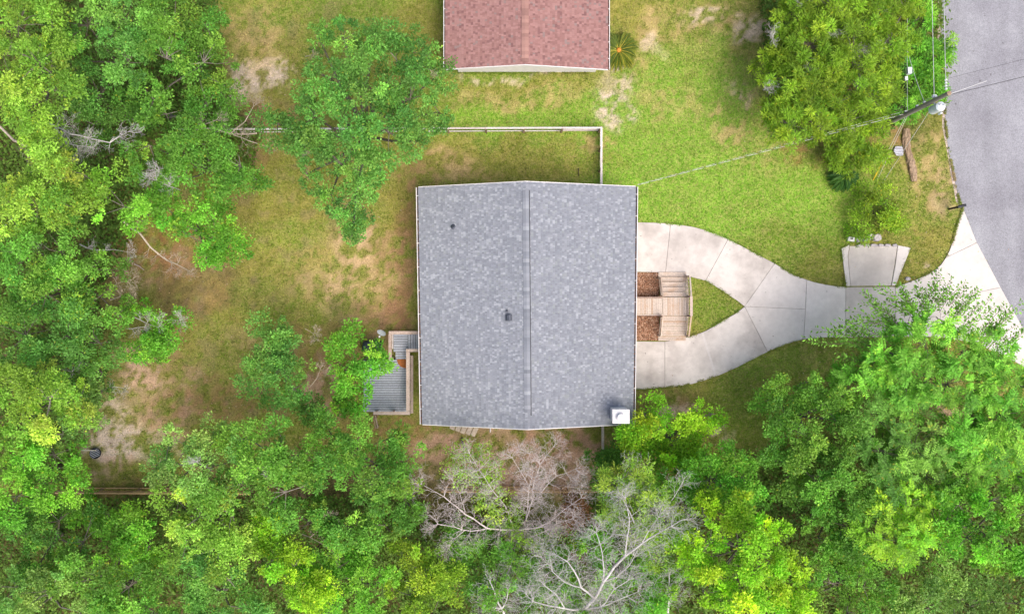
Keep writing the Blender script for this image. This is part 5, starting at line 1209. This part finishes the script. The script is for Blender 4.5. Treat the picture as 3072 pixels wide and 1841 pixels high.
A = rng.random((n, 3))*2-1; A[:, 2] *= .4; Nn = np.array([[0, 0, 1.]])+(rng.random((n, 3))-.5)*.9
tone = fbm(ux/45, uy/45, 55, 3)[:, None]
uc = (np.array([[.075,.165,.028]])*(1-tone)+np.array([[.19,.32,.045]])*tone)*rng.uniform(.6, 1.3, (n, 1))
o = leaf_mesh('undergrowth', Pp, A, Nn, rng.uniform(.14, .34, n), rng.uniform(.08, .18, n), uc, None); tag(o, 'low leafy undergrowth on the floor of the woods', kind='stuff'); o['category'] = 'undergrowth'

n = 520000
gx_, gy_ = rng.uniform(-34, 34, n), rng.uniform(-20.5, 20.5, n)
px, py = gx_*F/H+1536, -gy_*F/H+920.5
keep = np.ones(n, dtype=bool)
for pl in [ROAD]+SLABS+[[(2523,734),(2731,734),(2690,862),(2536,862)], [(1290,580),(1880,580),(1875,1250),(1290,1250)], [(1375,0),(1786,0),(1786,217),(1375,217)], [(1870,815),(2066,815),(2066,1023),(1870,1023)], [(1090,1000),(1290,1000),(1290,1240),(1090,1240)]]:
    keep &= ~inpoly(px, py, pl)
for w in WOODS[:2]: keep &= ~inpoly(px, py, [(x*C, y*C) for x, y in w])
gcol = ground_color(gx_, gy_)
grs = np.clip((gcol[:, 1]*1.18-gcol[:, 0])*9+.38, .04, 1)
keep &= rng.random(n) < grs
gx_, gy_, gcol = gx_[keep], gy_[keep], gcol[keep]; n = len(gx_)
a = rng.uniform(0, 2*np.pi, n); Lb = rng.uniform(.06, .17, n)
P0 = np.stack([gx_, gy_, np.full(n, .002)], 1); dirs = np.stack([np.cos(a), np.sin(a), rng.uniform(.25, 1.1, n)], 1)
sd_ = np.stack([-np.sin(a), np.cos(a), np.zeros(n)], 1)*rng.uniform(.010, .026, n)[:, None]
Vv = np.stack([P0-sd_, P0+sd_, P0+dirs*Lb[:, None]], 1).reshape(-1, 3)
cc = gcol*rng.uniform(.65, 1.65, (n, 1))*np.array([[1., 1.08, .9]])
o = np_mesh('grass', Vv, np.arange(3*n).reshape(-1, 3), M['tuft'], None, cc); tag(o, 'short patchy lawn grass around the houses', kind='stuff'); o['category'] = 'grass'

# grass creeping over the edges of road, drive and pad
ex, ey = [], []
for line in ([p for sl_ in (0, 1, 2, 3, 8) for p in SLABS[sl_][:6 if sl_ in (1,) else 5]], [(2410,1017),(2354,1034),(2302,1055),(2213,1100),(2147,1129),(2048,1156),(1994,1162),(1908,1167)], [(2116,842),(2151,862),(2193,890),(2233,919),(2172,959),(2106,997),(2060,1011)],
             [(2685,860),(2751,837),(2807,808),(2836,773),(2855,730),(2869,680),(2888,626)], [(2821,0),(2824,215),(2834,331),(2836,381),(2844,447),(2859,521),(2877,604),(2888,626)], [(2536,860),(2523,746),(2547,734)], [(2731,743),(2685,860)], [(1372,219),(1790,219)]):
    for (xa, ya), (xb, yb) in zip(line[:-1], line[1:]):
        m = int(math.hypot(xb-xa, yb-ya)*5); t = rng.random(m); j = rng.normal(0, 1.6, (2, m)); ex.append(xa+(xb-xa)*t+j[0]); ey.append(ya+(yb-ya)*t+j[1])
ex, ey = np.concatenate(ex), np.concatenate(ey); kp = fbm(ex/25, ey/25, 5, 3) > .45; ex, ey = ex[kp], ey[kp]; n = len(ex)
X, Y = (ex-1536)*H/F, -(ey-920.5)*H/F; a = rng.uniform(0, 2*np.pi, n); P0 = np.stack([X, Y, np.full(n, .06)], 1)
dirs = np.stack([np.cos(a), np.sin(a), rng.uniform(.1, .8, n)], 1)*rng.uniform(.05, .13, n)[:, None]; w = np.stack([-np.sin(a), np.cos(a), np.zeros(n)], 1)*.016
cc = ground_color(X, Y)*rng.uniform(.6, 1.4, (n, 1))
o = np_mesh('edge_grass', np.stack([P0-w, P0+w, P0+dirs], 1).reshape(-1, 3), np.arange(3*n).reshape(-1, 3), M['tuft'], None, cc); tag(o, 'ragged grass creeping over the driveway and road edges', kind='stuff'); o['category'] = 'grass'
# fallen leaves on the ground
n = 14000
lx, ly = rng.uniform(150, 2470, n), rng.uniform(0, 1250, n)
dens_ = np.zeros(n)
for x, y, r in ((450,620,230),(400,900,200),(300,1080,150),(800,880,170),(1200,1110,260),(560,960,200),(1000,450,130),(1700,1000,160),(1950,880,120),(600,350,120),(2200,450,110),(650,200,120),(1860,300,100),(2230,700,220)):
    dens_ = np.maximum(dens_, np.clip(1.2-np.hypot(lx-x, ly-y)/r, 0, 1))
kp = rng.random(n) < dens_; kp &= ~inpoly(lx*C, ly*C, [(1270,560),(1900,560),(1900,1280),(1270,1280)]); kp &= ~inpoly(lx*C, ly*C, [(1085,990),(1290,990),(1290,1245),(1085,1245)])
for pl in [ROAD]+SLABS+[[(2523,734),(2731,734),(2690,862),(2536,862)]]: kp &= ~(inpoly(lx*C, ly*C, pl) & (rng.random(n) < .88))
lx, ly = lx[kp], ly[kp]; n = len(lx); P0 = np.stack([(lx*C-1536)*H/F, -(ly*C-920.5)*H/F, np.full(n, .09)], 1)
A = rng.random((n, 3))-.5; A[:, 2] *= .3; pal_ = np.array([(.40,.24,.13), (.26,.14,.07), (.52,.38,.24), (.17,.09,.05), (.55,.46,.36)])
L = rng.uniform(.04, .11, n); o = leaf_mesh('fallen_leaves', P0, A, np.array([[0, 0, 1.]])+(rng.random((n, 3))-.5)*.4, L, L*.6, pal_[rng.integers(0, 5, n)]*rng.uniform(.8, 1.2, (n, 1)), None)
tag(o, 'brown fallen leaves scattered over the yards', kind='stuff'); o['category'] = 'leaves'
print('leaves', NLEAF[0], 'grass', n, 'undergrowth', len(ux))
